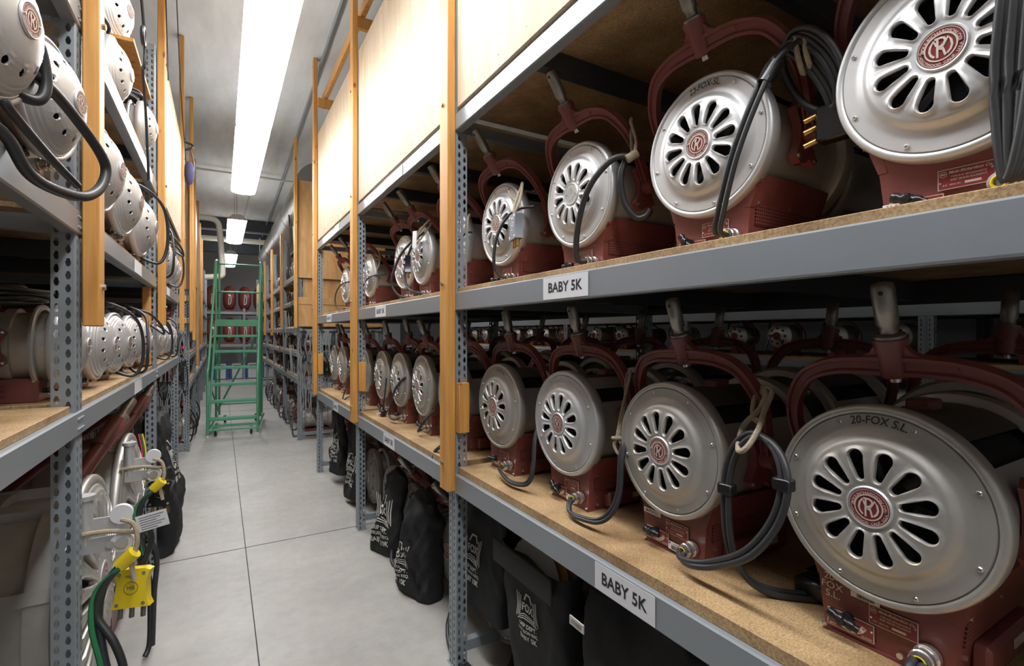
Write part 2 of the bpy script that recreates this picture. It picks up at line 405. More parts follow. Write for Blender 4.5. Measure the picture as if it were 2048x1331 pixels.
# ================================================================ RACKS
def plate_cells(mb, m, o, ux, uy, w, h, nx, ny, hole, stag=True):
    """perforated plate: origin o, axes ux, uy, size w x h, nx columns, ny rows; hole(list of (a,b) unit offsets)"""
    cw = w/nx; n = len(hole); o = Vector(o); ux = Vector(ux); uy = Vector(uy)
    for cx in range(nx):
        off = .5 if (stag and cx % 2) else 0
        rows = int(ny); ch = h/(rows+.5) if stag else h/rows
        base = off*ch
        if stag:   # fill the half cell
            y0 = 0 if off else rows*ch
            mb.add([o+ux*(cx*cw)+uy*y0, o+ux*((cx+1)*cw)+uy*y0, o+ux*((cx+1)*cw)+uy*(y0+.5*ch), o+ux*(cx*cw)+uy*(y0+.5*ch)], [(0,1,2,3)], m)
        for r in range(rows):
            c = o+ux*((cx+.5)*cw)+uy*(base+(r+.5)*ch)
            inner = [c+ux*a+uy*b_ for a, b_ in hole]; outer = []
            for a, b_ in hole:
                k = min(cw/2/max(abs(a),1e-9), ch/2/max(abs(b_),1e-9)); outer.append(c+ux*(a*k)+uy*(b_*k))
            # corners: snap the outer point nearest to each corner
            for sx in (-1,1):
                for sy in (-1,1):
                    cor = c+ux*(sx*cw/2)+uy*(sy*ch/2); j = min(range(n), key=lambda q: (outer[q]-cor).length); outer[j] = cor
            mb.add(inner+outer, [(i,(i+1)%n,n+(i+1)%n,n+i) for i in range(n)], m)
KEY = [(.0052,-.0105),(.0085,-.004),(.0092,.002),(.006,.005),(.005,.0105),(0,.0125),(-.005,.0105),(-.006,.005),(-.0092,.002),(-.0085,-.004),(-.0052,-.0105),(0,-.0125)]
KEY = [(a*.70, c*1.0) for a, c in KEY]
SLOT = [(.0028,-.006),(.0035,0),(.0028,.006),(0,.0085),(-.0028,.006),(-.0035,0),(-.0028,-.006),(0,-.0085)]
_up = {}
PX, PY = .055, .078
def upright_mesh(h):
    """perforated upright: x 0..PX (0 = aisle face), y 0..PY"""
    if h not in _up:
        b = MB(); rows = int(h/.0375)
        plate_cells(b, 'steel', (.004,0,0), (1,0,0), (0,0,1), PX-.004, h, 2, rows, KEY)
        plate_cells(b, 'steel', (.004,PY,0), (1,0,0), (0,0,1), PX-.004, h, 2, rows, KEY)
        plate_cells(b, 'steel', (0,.004,0), (0,1,0), (0,0,1), .026, h, 1, int(h/.03), SLOT, False)
        plate_cells(b, 'steel', (0,PY-.03,0), (0,1,0), (0,0,1), .026, h, 1, int(h/.03), SLOT, False)
        b.add([(0,.030,0),(.005,.034,0),(.005,PY-.034,0),(0,PY-.030,0),(0,.030,h),(.005,.034,h),(.005,PY-.034,h),(0,PY-.030,h)], [(0,1,5,4),(1,2,6,5),(2,3,7,6)], 'steel')
        b.add([(0,.004,0),(.004,0,0),(.004,0,h),(0,.004,h),(0,PY-.004,0),(.004,PY,0),(.004,PY,h),(0,PY-.004,h)], [(0,1,2,3),(4,5,6,7)], 'steel')
        b.box(-.006, PX+.01, -.008, PY+.008, 0, .004, 'steel')
        _up[h] = b.mesh('upright', smooth=0)
    return _up[h]
def rack(name_label, side, xf, depth, ys, levels, height, bars=True, group=None, name='storage_rack', lab_ys=(), skip_side=False):
    """side=+1: stands to the right of the aisle (aisle face looks to -X); levels=(z of beam top, beam height, board thickness)"""
    t = thing(name, name_label, 'rack', (xf, ys[0], 0), 0, group)
    y0 = ys[0]
    um = upright_mesh(height)
    for y in ys:
        o = part('upright', um, t, None, (0, y-y0, 0)); o.scale = (side, 1, 1)
        o2 = part('upright', um, t, None, (side*depth, y-y0, 0)); o2.scale = (-side, 1, 1)
        for z in [.06]+[l[0]-.07 for l in levels]:
            b = MB(); b.box(min(side*PX*.5, side*(depth-PX*.5)), max(side*PX*.5, side*(depth-PX*.5)), .018, .056, z, z+.045, 'steel')
            part('cross_bar', b, t, None, (0, y-y0, 0), smooth=0)
    beams = []
    for (z, hh, th) in levels:
        for i in range(len(ys)-1):
            a, c = ys[i]+PY*.9-y0, ys[i+1]+PY*.1-y0
            for (xo, sd) in ((0, side), (side*depth, -side)):
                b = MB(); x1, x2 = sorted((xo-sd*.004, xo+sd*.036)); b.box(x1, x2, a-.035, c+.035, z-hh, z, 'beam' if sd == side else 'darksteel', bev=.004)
                for yy in (a-.02, a-.002, c+.002, c+.02):
                    b.cyl((xo-sd*.004, yy, z-hh*.3), (xo-sd*.007, yy, z-hh*.3), .004, 'steel', 8); b.cyl((xo-sd*.004, yy, z-hh*.72), (xo-sd*.007, yy, z-hh*.72), .004, 'steel', 8)
                o = part('shelf_beam', b, t, smooth=0)
                if sd == side: beams.append((o, z, hh, i))
            if bars:
                n = max(2, round((c-a)/.62))
                for k in range(1, n):
                    b = MB(); yy = a+(c-a)*k/n; xs = sorted((side*.036, side*(depth-.036)))
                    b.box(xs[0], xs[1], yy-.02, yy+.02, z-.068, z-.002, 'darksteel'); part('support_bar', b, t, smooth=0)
    return t, beams
def board(x0, x1, y0, y1, z, th, label, group=None, m='particle', seam=False, name='shelf_board'):
    b = MB(); b.box(x0, x1, y0, y1, z, z+th, m, bev=.0015); return single(name, b, label, 'shelf board', group=group, smooth=0)
RF, LF = .90, -.36          # aisle faces of the near racks
RY = [-.52, 2.02, 3.83, 5.64]; LY = [-.62, 1.87, 3.90, 5.85]
RL = [(.875,.085,.03), (1.68,.08,.02), (2.47,.075,.02)]
LL = [(1.27,.07,.02), (1.86,.072,.02), (2.475,.08,.02)]
RD = 1.22; LD = 1.25
rr, rb = rack('blue-grey perforated steel storage rack right of the aisle holding the rows of silver spotlights', 1, RF, RD, RY, RL, 3.3)
lr, lb = rack('blue-grey perforated steel storage rack left of the aisle with domed lamps', -1, LF, LD, LY, LL, 3.35)
nm = {0: 'lower', 1: 'middle', 2: 'upper'}; bay = {0: 'nearest', 1: 'second', 2: 'third'}
for k, (z, hh, th) in enumerate(RL):
    for i in range(3):
        a, c = RY[i]+(.003 if i == 0 else .0), RY[i+1]-.003
        zz = z if not (k == 0 and i == 1) else z-.0
        board(RF+.012, RF+RD-.012, a+PY+.002, c, zz, th, '%s particleboard shelf deck in the %s bay of the right rack' % (nm[k], bay[i]), 'particleboard decks of the right rack')
        b = MB(); b.box(RF+.06, RF+RD-.06, c+.004, c+PY, zz, th+zz, 'particle')
for k, (z, hh, th) in enumerate(LL):
    for i in range(3):
        board(LF-LD+.012, LF-.012, LY[i]+PY+.002, LY[i+1]-.003, z, th, '%s particleboard shelf deck in the %s bay of the left rack' % ({0:'lowest',1:'middle',2:'top'}[k], bay[i]), 'particleboard decks of the left rack')
# loose board high up on the left
board(LF-.9, LF-.02, 3.15, 3.88, 2.98, .02, 'short high shelf board under the topmost domed lamp on the left', m='pine')
# ---- paper shelf signs, children of the beams
def sign(beams, z, i, y0, y1, text, side, xf, yorg, label):
    for (o, bz, bh, bi) in beams:
        if abs(bz-z) < .01 and bi == i:
            b = MB(); X = -side*.0055
            h = bh*.86; zc = bz-bh*.5
            T = face_T((X, (y0+y1)/2-yorg, zc), (0,-side,0), (0,0,1))
            w = y1-y0
            b.box(-w/2, w/2, -h/2, h/2, 0, .001, 'white', T)
            if text: add_text(b, text, h*.62, 'ink', T, .02, w*.80/(h*.62*len(text)*.58), 0, h=.0016)
            p = part('shelf_label', b, o, label, smooth=0); return p
sign(rb, 1.68, 0, 1.095, 1.32, 'BABY 5K', 1, RF, RY[0], 'white paper label reading BABY 5K')
sign(rb, .875, 0, .845, 1.065, 'BABY 5K', 1, RF, RY[0], 'white paper label reading BABY 5K')
sign(rb, 1.68, 1, 3.08, 3.32, 'BABY 5K', 1, RF, RY[0], 'white paper label reading BABY 5K')
sign(rb, .875, 1, 2.90, 3.13, 'BABY 5K', 1, RF, RY[0], 'white paper label reading BABY 5K')
sign(rb, 1.68, 2, 4.85, 5.08, 'BABY 5K', 1, RF, RY[0], 'white paper label')
sign(rb, .875, 2, 4.55, 4.75, 'BABY 5K', 1, RF, RY[0], 'white paper label')
sign(rb, 2.47, 1, 2.75, 3.1, '', 1, RF, RY[0], 'clear label sleeve')
sign(rb, 2.47, 2, 4.5, 4.7, '', 1, RF, RY[0], 'clear label sleeve')
sign(lb, 1.27, 1, 2.95, 3.2, '', -1, LF, LY[0], 'white paper label')
sign(lb, 1.86, 1, 2.95, 3.2, '', -1, LF, LY[0], 'white paper label')
sign(lb, 1.86, 2, 4.6, 4.85, '', -1, LF, LY[0], 'white paper label')
# ================================================================ WOODEN POSTS, RAILS, PLYWOOD
def post(x0, x1, y0, y1, z0, z1, label, m='pine', group=None, name='wooden_post', bolts=True):
    b = MB(); b.box(x0, x1, y0, y1, z0, z1, m, bev=.003)
    if bolts:
        s = -1 if x0 > 0 else 1; X = x0 if x0 > 0 else x1
        z = z0+.12
        while z < min(z1, 3.4):
            b.cyl((X, (y0+y1)/2+.01, z), (X+s*.008, (y0+y1)/2+.01, z), .009, 'zinc', 8); z += .8
    return single(name, b, label, 'wooden post', group=group, smooth=0)
for i, y in enumerate(RY[1:]):
    w = ('nearest', 'second', 'third')[i]
    post(RF-.042, RF-.003, y-.005+(.0 if i else 0), y+.085, .80+.02*i, ZC-.005, '%s tall pine post bolted to the front of the right rack' % w, group='pine posts on the right rack')
    b = MB(); b.box(RF+.0, RF+.05, y-.036, y-.003, 1.06, 1.28, 'pine', bev=.002)
    single('wood_block', b, 'small pine spacer block beside the %s right post at lower lamp height' % w, 'wood block', group='pine spacer blocks')
b = MB(); b.box(RF+.06, RF+.10, 2.0, 5.75, 4.02, 4.11, 'pine', bev=.003)
single('wooden_rail', b, 'long pine rail running above the plywood on the right rack', 'wooden rail', smooth=0)
for i, y in enumerate((2.1, 3.9, 5.5)):
    b = MB(); b.box(RF-.0, RF+.65, y+.1, y+.14, 3.92, 4.015, 'pine', bev=.003)
    single('wooden_crosspiece', b, 'short pine crosspiece under the rail above the plywood, %s from the camera' % ('first','second','third')[i], 'wooden rail', group='pine crosspieces', smooth=0)
def ply(x0, x1, y0, y1, z0, z1, label, m='ply', nails=True, group=None, side=-1):
    b = MB(); b.box(x0, x1, y0, y1, z0, z1, m, bev=.002)
    if nails:
        X = x0 if side < 0 else x1
        y = y0+.08
        while y < y1-.03:
            for z in (z0+.05+.01*sin(y*40), (z0+z1)/2+.02*sin(y*31), z1-.05):
                b.cyl((X, y, z), (X+side*.0015, y, z), .004, 'zinc', 6)
            y += .2
    return single('plywood_panel', b, label, 'plywood panel', group=group, smooth=0)
ply(RF-.002+.0, RF+.01, .35, 2.0, 2.49, 3.63, 'pale plywood panel above the nearest lamps, cut by the top of the picture')
ply(RF-.002, RF+.01, 2.115, 3.81, 2.49, 3.63, 'pale plywood panel between the nearest and second right pine posts')
ply(RF-.002, RF+.01, 3.925, 5.62, 2.49, 3.63, 'pale plywood panel between the second and third right pine posts')
# left
for i, y in enumerate(LY[1:]):
    w = ('nearest', 'second', 'third')[i]
    z0, z1 = ((1.52, ZC-.005), (1.55, ZC-.005), (1.52, ZC-.005))[i]
    post(LF+.008, LF+.048, y+.03, y+.108, z0, z1, '%s orange pine post bolted to the front of the left rack' % w, group='pine posts on the left rack')
ply(LF+.012, LF+.026, 4.02, 5.86, 2.40, 3.40, 'brightly lit plywood panel on the left rack behind the second pine post', side=1)
post(LF-.06, LF-.02, 3.80, 3.895, 1.30, 1.79, 'short dark pine block under the middle left beam next to the second post', name='wood_block', bolts=False)
# ================================================================ FAR RACKS
FY = [7.47, 9.32, 11.17, 13.02, 14.87, 16.7]
FL = [(.86,.075,.02), (1.22,.06,.02), (1.58,.075,.02), (1.97,.06,.02), (2.35,.075,.02)]
fr, fb = rack('grey steel storage rack beyond the gap, right side of the far aisle', 1, .93, 1.2, FY, FL, 3.1, bars=False)
fl, fb2 = rack('grey steel storage rack beyond the gap, left side behind the green ladder', -1, -.34, 1.2, FY, FL, 3.1, bars=False)
for k, (z, hh, th) in enumerate(FL):
    for i in range(5):
        board(.942, 2.118, FY[i]+PY+.002, FY[i+1]-.003, z, th, 'far right rack deck, level %s from the floor, bay %s past the gap' % (('one','two','three','four','five')[k], ('one','two','three','four','five')[i]), 'decks of the far right rack', 'particle' if k != 2 else 'ply')
        board(-1.53, -.352, FY[i]+PY+.002, FY[i+1]-.003, z, th, 'far left rack deck, level %s from the floor, bay %s past the gap' % (('one','two','three','four','five')[k], ('one','two','three','four','five')[i]), 'decks of the far left rack', 'particle')
# end panels across the rack ends
b = MB(); b.box(.90, 2.15, 7.44, 7.455, 2.27, 3.63, 'plyorange', bev=.002); single('plywood_panel', b, 'orange plywood end panel high on the far right rack', 'plywood panel', smooth=0)
b = MB(); b.box(.90, 2.15, 7.44, 7.455, 1.59, 1.90, 'plyorange', bev=.002); single('plywood_panel', b, 'low orange plywood strip on the end of the far right rack above the hanging cables', 'plywood panel', smooth=0)
b = MB(); b.box(1.0, 2.15, 7.49, 7.50, 1.9, 2.27, 'plyorange', bev=.002); single('plywood_panel', b, 'recessed orange plywood panel behind the end upright of the far right rack', 'plywood panel', smooth=0)
b = MB(); b.box(.90, 2.15, 7.432, 7.44, 1.90, 2.0, 'plyorange', bev=.002); single('wooden_board', b, 'pale board with hooks on the end of the far right rack', 'wooden board', smooth=0)
post(.875, .915, 7.39, 7.46, 1.57, 4.2, 'pine post on the corner of the far right rack beside the plywood end', bolts=False)
for i, y in enumerate(FY[1:4]):
    post(.885, .925, y, y+.08, 1.45 if i else 1.6, 3.2-.0*i, '%s pine post on the front of the far right rack beyond its plywood end' % ('first','second','third')[i], group='pine posts on the far right rack', bolts=False)
b = MB(); b.box(-1.6, -.31, 7.44, 7.455, 2.05, 3.52, 'plyorange', bev=.002); single('plywood_panel', b, 'orange plywood end panel high on the far left rack', 'plywood panel', smooth=0)
for z in (1.62, 1.90):
    b = MB(); b.box(-.75, -.30, 7.42, 7.44, z, z+.07, 'pine_pale', bev=.002); single('wooden_board', b, 'short pale board across the far left rack end, %s of two' % ('lower' if z < 1.7 else 'upper'), 'wooden board', smooth=0)
for i, (y, z0, z1) in enumerate(((7.36, 1.52, ZC-.01), (8.1, 1.4, 3.9), (9.3, 1.0, 3.6), (10.1, 1.3, 3.4), (11.2, 1.3, 3.3))):
    post(-.335, -.295, y, y+.08, z0, z1, 'pine post on the front of the far left rack, %s beyond the lit plywood' % ('first','second','third','fourth','fifth')[i], group='pine posts on the far left rack', bolts=False, m='pine' if i != 2 else 'plyorange')
ply(-.330, -.318, 8.2, 9.28, 2.2, 3.45, 'narrow plywood panel on the far left rack above the ladder', 'plyorange', False)
ply(-.330, -.318, 9.4, 11.1, 2.3, 3.3, 'plywood panel on the far left rack behind the ladder rail', 'ply', False)
ply(.93, .942, 14.9, 16.6, 2.0, 2.9, 'square orange plywood box side at the far end of the right rack', 'plyorange', False)
# rack at the end of the aisle, carrying the red round lamps
er, eb = rack('low steel rack standing across the end of the aisle with big red lamps', 1, 0, .9, [0, 1.9, 3.8], [(1.13,.08,.02), (2.18,.08,.02)], 2.3, bars=False)
er.location = (2.6, 18.3, 0); er.rotation_euler = (0, 0, pi/2)
for z in (1.13, 2.18):
    for i in (0, 1):
        board(-1.2+i*1.9+.06, .66+i*1.9, 18.312, 19.188, z, .02, '%s shelf deck of the rack across the aisle end, %s half' % ('upper' if z > 2 else 'lower', ('left','right')[i]), 'decks of the end rack')
# ================================================================ SPOTLIGHTS
def lin(prof, r):
    for (r0, h0), (r1, h1) in zip(prof, prof[1:]):
        if min(r0, r1) <= r <= max(r0, r1) and r0 != r1:
            t = (r-r0)/(r1-r0); t = t*t*(3-2*t) if abs(h1-h0) > .004 else t
            return h0+(h1-h0)*t
    return prof[-1][1]
def cover_mesh(R, dome, nslot, hole, r0, r1, mt='silver', lipk=1.0, deep=.009):
    """round back cover facing -X with lipped openings; dome=[(r,h)] from edge to centre, h = distance forward"""
    b = MB(); SEG = 144; per = SEG//nslot; step = 2*pi/SEG
    def P(r, a, h): return (-h, r*cos(a), r*sin(a))
    rim = [(R*.985, -.030), (R, -.026), (R*1.004, -.012), (R, .0), (R*.985, .006), (R*.95, .008), (R*.925, .006), (R*.915, .002), (R*.905, .006)]
    full = [(r, -h) for r, h in rim]
    rs = [R*.905-(R*.905-r1)*k/14 for k in range(1, 15)]
    full += [(r, -lin(dome, r)) for r in rs]
    b.lathe([(r, h) for r, h in full], mt, 'X', SEG)
    b.lathe([(r0*k/5, -lin(dome, r0*k/5)) for k in range(5, -1, -1)], mt, 'X', SEG)
    rc1, a1, rc2, a2 = hole
    def inside(x, y):   # local: x radial distance, y tangential
        if (x-rc1)**2+y*y <= a1*a1 or (x-rc2)**2+y*y <= a2*a2: return True
        if rc2 < x < rc1:
            t = (x-rc2)/(rc1-rc2); return abs(y) <= a2+(a1-a2)*t
        return False
    cx = (rc1+a1+rc2-a2)/2
    for k in range(nslot):
        A = (k+.5)*per*step
        bd = []
        for j in range(per+1): bd.append((r1, (-per/2+j)*step))
        nside = 12
        for j in range(1, nside): bd.append((r1+(r0-r1)*j/nside, per/2*step))
        for j in range(per+1): bd.append((r0, (per/2-j)*step))
        for j in range(1, nside): bd.append((r0+(r1-r0)*j/nside, -per/2*step))
        B2 = [(r*cos(a), r*sin(a)) for r, a in bd]; H = []
        for (x, y) in B2:
            dx, dy = x-cx, y; lo, hi = 0, 1
            for _ in range(18):
                m_ = (lo+hi)/2
                if inside(cx+dx*m_, dy*m_): lo = m_
                else: hi = m_
            H.append((cx+dx*lo, dy*lo))
        n = len(B2); rings = []
        sc = R/.185
        for t, lift, mode in ((0, -deep*sc, 0), (0, -.001*sc, 0), (.0022*sc, .0018*sc*lipk, 1), (.0048*sc, .0012*sc*lipk, 1), (.0075*sc, 0, 1), (.5, 0, 2), (1, 0, 2)):
            ring = []
            for (hx, hy), (bx, by) in zip(H, B2):
                d = sqrt((bx-hx)**2+(by-hy)**2)
                if mode == 1: f = min(t/d, .95) if d > 1e-6 else 0
                elif mode == 2: f0 = min(.0075*sc/d, .95); f = f0+(1-f0)*t
                else: f = 0
                x = hx+(bx-hx)*f; y = hy+(by-hy)*f; r = sqrt(x*x+y*y); a = atan2(y, x)+A
                ring.append(P(r, a, lin(dome, r)+lift))
            rings.append(ring)
        vs = [v for ring in rings for v in ring]; fs = []
        for q in range(len(rings)-1):
            for j in range(n): fs.append((q*n+j, q*n+(j+1) % n, (q+1)*n+(j+1) % n, (q+1)*n+j))
        b.add(vs, fs, mt)
    return b.mesh('back_cover', 50, weld=.00012)
def badge_mesh(r, plain=False):
    b = MB(); T = FRONT(0, 0, 0)
    b.lathe([(r, 0), (r*1.0, -.002), (r*.96, -.0032), (0, -.0032)], 'badgered' if not plain else 'silver', 'X', 48)
    b.lathe([(r*1.12, .001), (r*1.12, -.002), (r*1.06, -.0045), (r*1.0, -.004), (r*.99, -.002)], 'silver', 'X', 48)
    h = .0045; m = 'cream' if not plain else 'silver2'
    def arc(rr, a0, a1, w, n=40): b.ribbon([(rr*cos(a0+(a1-a0)*k/n), rr*sin(a0+(a1-a0)*k/n)) for k in range(n+1)], w, m, T, h)
    arc(r*.94, 0, 2*pi, r*.03); arc(r*.66, 0, 2*pi, r*.07)
    w = r*.10
    # monogram: the outer letter is two arcs running into a V, the inner one stands in the middle
    b.ribbon([(-.26*r, -.42*r), (-.40*r, -.26*r), (-.46*r, -.06*r), (-.42*r, .18*r), (-.30*r, .40*r), (-.20*r, .20*r), (-.07*r, -.04*r), (.0, -.12*r), (.12*r, .06*r), (.30*r, .40*r), (.42*r, .18*r), (.46*r, -.06*r), (.40*r, -.26*r), (.26*r, -.42*r)], w, m, T, h)
    b.ribbon([(-.13*r, .44*r), (-.13*r, -.50*r)], w, m, T, h+.0002)
    b.ribbon([(-.25*r, .46*r), (.02*r, .46*r), (.15*r, .40*r), (.19*r, .27*r), (.14*r, .13*r), (.0, .04*r), (-.13*r, .03*r)], w, m, T, h+.0004)
    b.ribbon([(.0, .04*r), (.10*r, -.12*r), (.20*r, -.48*r)], w, m, T, h+.0003)
    add_text(b, 'MOLE-RICHARDSON CO.', r*.215, m, T, .02, 1.0, 0, (r*.75, pi/2, 1), h)
    add_text(b, 'HOLLYWOOD  CALIF.  U.S.A.', r*.19, m, T, .02, 1.0, 0, (r*.85, -pi/2, -1), h)
    for sx in (-1, 1): b.cyl((-.003, sx*r*.80, 0), (-.007, sx*r*.80, 0), r*.075, 'chrome', 10)
    return b.mesh('badge', 30)
def screw_mesh(r=.0045):
    b = MB(); b.lathe([(r, .001), (r, -.0015), (r*.7, -.003), (r*.3, -.0032), (r*.25, -.002), (0, -.002)], 'chrome', 'X', 10); return b.mesh('screw', 40)
RC = .185
dome5 = [(RC*.905, .006), (RC*.78, .007), (RC*.73, .010), (RC*.62, .024), (RC*.55, .029), (RC*.45, .032), (RC*.30, .033), (RC*.22, .030), (0, .030)]
ME = {}
ME['cover5'] = cover_mesh(RC, dome5, 12, (RC*.495, RC*.070, RC*.305, RC*.038), RC*.24, RC*.61)
ME['cover5b'] = cover_mesh(RC, dome5, 12, (RC*.495, RC*.070, RC*.305, RC*.038), RC*.24, RC*.61, 'silver2')
domeR = [(RC*(.905-.905*k/16), .004+.074*(1-(1-k/16)**2.4)) for k in range(17)]
ME['coverD'] = cover_mesh(RC, domeR, 12, (RC*.60, RC*.046, RC*.59, RC*.046), RC*.44, RC*.74, 'silver', .5, .004)
ME['badge'] = badge_mesh(RC*.185); ME['badge_plain'] = badge_mesh(RC*.185, True)
ME['screw'] = screw_mesh()
ZP = .29     # height of the drum axis over the base
# --- base housing
def base_mesh():
    b = MB(); m = 'maroon'
    b.hexa([(-.195,-.103,0),(.125,-.103,0),(.125,.103,0),(-.195,.103,0)], [(-.2,-.117,.135),(.13,-.117,.135),(.13,.117,.135),(-.2,.117,.135)], m)
    b.box(-.198,.128,-.107,.107,0,.006,m)
    for s in (-1,1):   # corner ears that carry the drum
        y0, y1 = sorted((s*.113, s*.140)); y2, y3 = sorted((s*.122, s*.150))
        b.hexa([(-.2,y0,.095),(.13,y0,.095),(.13,s*.119 if s>0 else y1,.095),(-.2,s*.119 if s>0 else y1,.095)] if False else [(-.2,min(s*.100,s*.116),.11),(.13,min(s*.100,s*.116),.11),(.13,max(s*.100,s*.116),.11),(-.2,max(s*.100,s*.116),.11)],
               [(-.2,min(s*.118,s*.142),.185),(.13,min(s*.118,s*.142),.185),(.13,max(s*.118,s*.142),.185),(-.2,max(s*.118,s*.142),.185)], m)
        b.add([(-.203,s*.142,.188),(-.203,s*.075,.137),(-.203,s*.085,.128),(-.203,s*.142,.165),(-.193,s*.142,.188),(-.193,s*.075,.137),(-.193,s*.085,.128),(-.193,s*.142,.165)],
              [(0,1,2,3),(4,5,6,7),(0,1,5,4),(1,2,6,5),(2,3,7,6),(3,0,4,7)], m)
        b.cyl((-.2,s*.128,.165),(-.207,s*.128,.165),.0055,'chrome',8)
        b.cyl((-.2,s*.105,.012),(-.205,s*.1,.012),.0045,'chrome',8)
    b.cyl((-.2,-.03,.018),(-.2055,-.03,.018),.0055,'chrome',8)
    b.cyl((-.2,.0,.128),(-.2055,.0,.128),.0045,'chrome',8)
    # curved cradle lip below the cover
    pts = [(-.198, .15*sin(t), ZP-.172*cos(t)) for t in [radians(a) for a in range(-50, 51, 10)]]
    b.tube(pts, .006, m, 6, sub=1)
    return b.mesh('base_housing', 35)
ME['base'] = base_mesh()
b = MB(); b.box(-.2, .13, -.115, .115, 0, .10, 'maroon', bev=.004)
for s_ in (-1, 1):
    for z in (.03, .05, .07): b.box(-.10, .06, min(s_*.114, s_*.119), max(s_*.114, s_*.119), z, z+.006, 'maroon', bev=.002)
    for x in (-.185, .115): b.cyl((x, s_*.115, .088), (x, s_*.119, .088), .005, 'chrome', 8)
b.box(-.203, -.2, -.09, .0, .02, .075, 'cream'); b.tube([(-.2,.02,.09),(-.212,.02,.085),(-.212,-.02,.085),(-.2,-.02,.09)], .004, 'maroon', 6)
ME['baseD'] = b.mesh('base_housing', 30)
def side_mesh(s):
    b = MB(); y0, y1 = sorted((s*.1035, s*.135)); b.box(-.13, .11, y0, y1, .008, .062, 'maroon', bev=.008)
    for x in (-.16, .12):
        for z in (.02, .045): b.cyl((x, s*.105, z), (x, s*.112, z), .0045, 'chrome', 8)
    y2 = s*.1355; b.box(-.02, .06, min(y2, s*.137), max(y2, s*.137), .03, .048, 'cream')
    return b.mesh('side_box', 30)
def vent_mesh(s):
    b = MB(); T = None
    b.hexa([(-.175,min(s*.108,s*.1135),.068),(.115,min(s*.108,s*.1135),.068),(.115,max(s*.108,s*.1135),.068),(-.175,max(s*.108,s*.1135),.068)],
           [(-.178,min(s*.113,s*.1195),.125),(.118,min(s*.113,s*.1195),.125),(.118,max(s*.113,s*.1195),.125),(-.178,max(s*.113,s*.1195),.125)], 'perf')
    for x in (-.17, -.03, .11): b.cyl((x, s*.117, .122), (x, s*.123, .122), .004, 'chrome', 8)
    return b.mesh('vent_panel', 30)
for s in (-1, 1): ME['side%d' % s] = side_mesh(s); ME['vent%d' % s] = vent_mesh(s)
# --- drum
def drum_mesh(ribs=False, top='drum'):
    b = MB(); R = .163
    def arc(a0, a1, r, x0, x1, m, n):
        b.lathe([(r, x0), (r, x1)], m, 'X', n, (0,0,ZP), None, radians(a0), radians(a1))
    if not ribs:
        arc(-212, 32, R, -.185, .13, 'drum', 60); arc(50, 74, R+.004, -.185, .13, top, 12); arc(106, 130, R+.004, -.185, .13, top, 12); arc(74, 106, R+.002, -.185, .13, 'cap', 12)
        arc(30, 52, R*.9, -.185, .13, 'dark', 8); arc(128, 150, R*.9, -.185, .13, 'dark', 8)
    else:
        b.lathe([(R*.96,-.262),(R*.96,-.235),(R*.9,-.233),(R*.9,-.12),(R,-.118),(R,-.085),(R*.9,-.083),(R*.9,-.03),(R,-.028),(R,.01),(R*.9,.012),(R*.9,.05),(R,.052),(R,.1),(R*.95,.13)], 'silver2', 'X', 48, (0,0,ZP)); b.lathe([(R*.95,-.245),(R*.5,-.27),(0,-.29)], 'dark', 'X', 40, (0,0,ZP))
    b.lathe([(R*.88,.12),(R*.88,-.15),(R*.3,-.155),(0,-.155)], 'dark', 'X', 40, (0,0,ZP))
    for k in range(6):   # inner baffles seen through the slots
        a = k*pi/3+.2; b.cyl((-.165, R*.25*cos(a), ZP+R*.25*sin(a)), (-.165, R*.8*cos(a), ZP+R*.8*sin(a)), .010, 'baffle', 6)
    b.lathe([(R*.985,-.196),(.178,-.196),(.182,-.190),(.180,-.180),(R,-.176)], 'drum', 'X', 60, (0,0,ZP))
    b.box(-.05, .01, -.022, .022, ZP+R-.002, ZP+R+.022, 'maroon', bev=.004)
    return b.mesh('drum', 40)
ME['drum'] = drum_mesh(); ME['drumL'] = drum_mesh(False, 'cap'); ME['drumR'] = drum_mesh(True)
b = MB(); b.lathe([(.163,.128),(.172,.128),(.184,.132),(.188,.142),(.188,.168),(.180,.176),(.160,.176),(.156,.166)], 'silver2', 'X', 72, (0,0,ZP)); ME['front_ring'] = b.mesh('front_ring', 40)
b = MB(); b.lathe([(.158,.160),(.13,.170),(.08,.178),(0,.182)], 'glass', 'X', 48, (0,0,ZP)); b.lathe([(.158,.158),(0,.15)], 'dark', 'X', 32, (0,0,ZP)); ME['glass'] = b.mesh('fresnel_lens', 40)
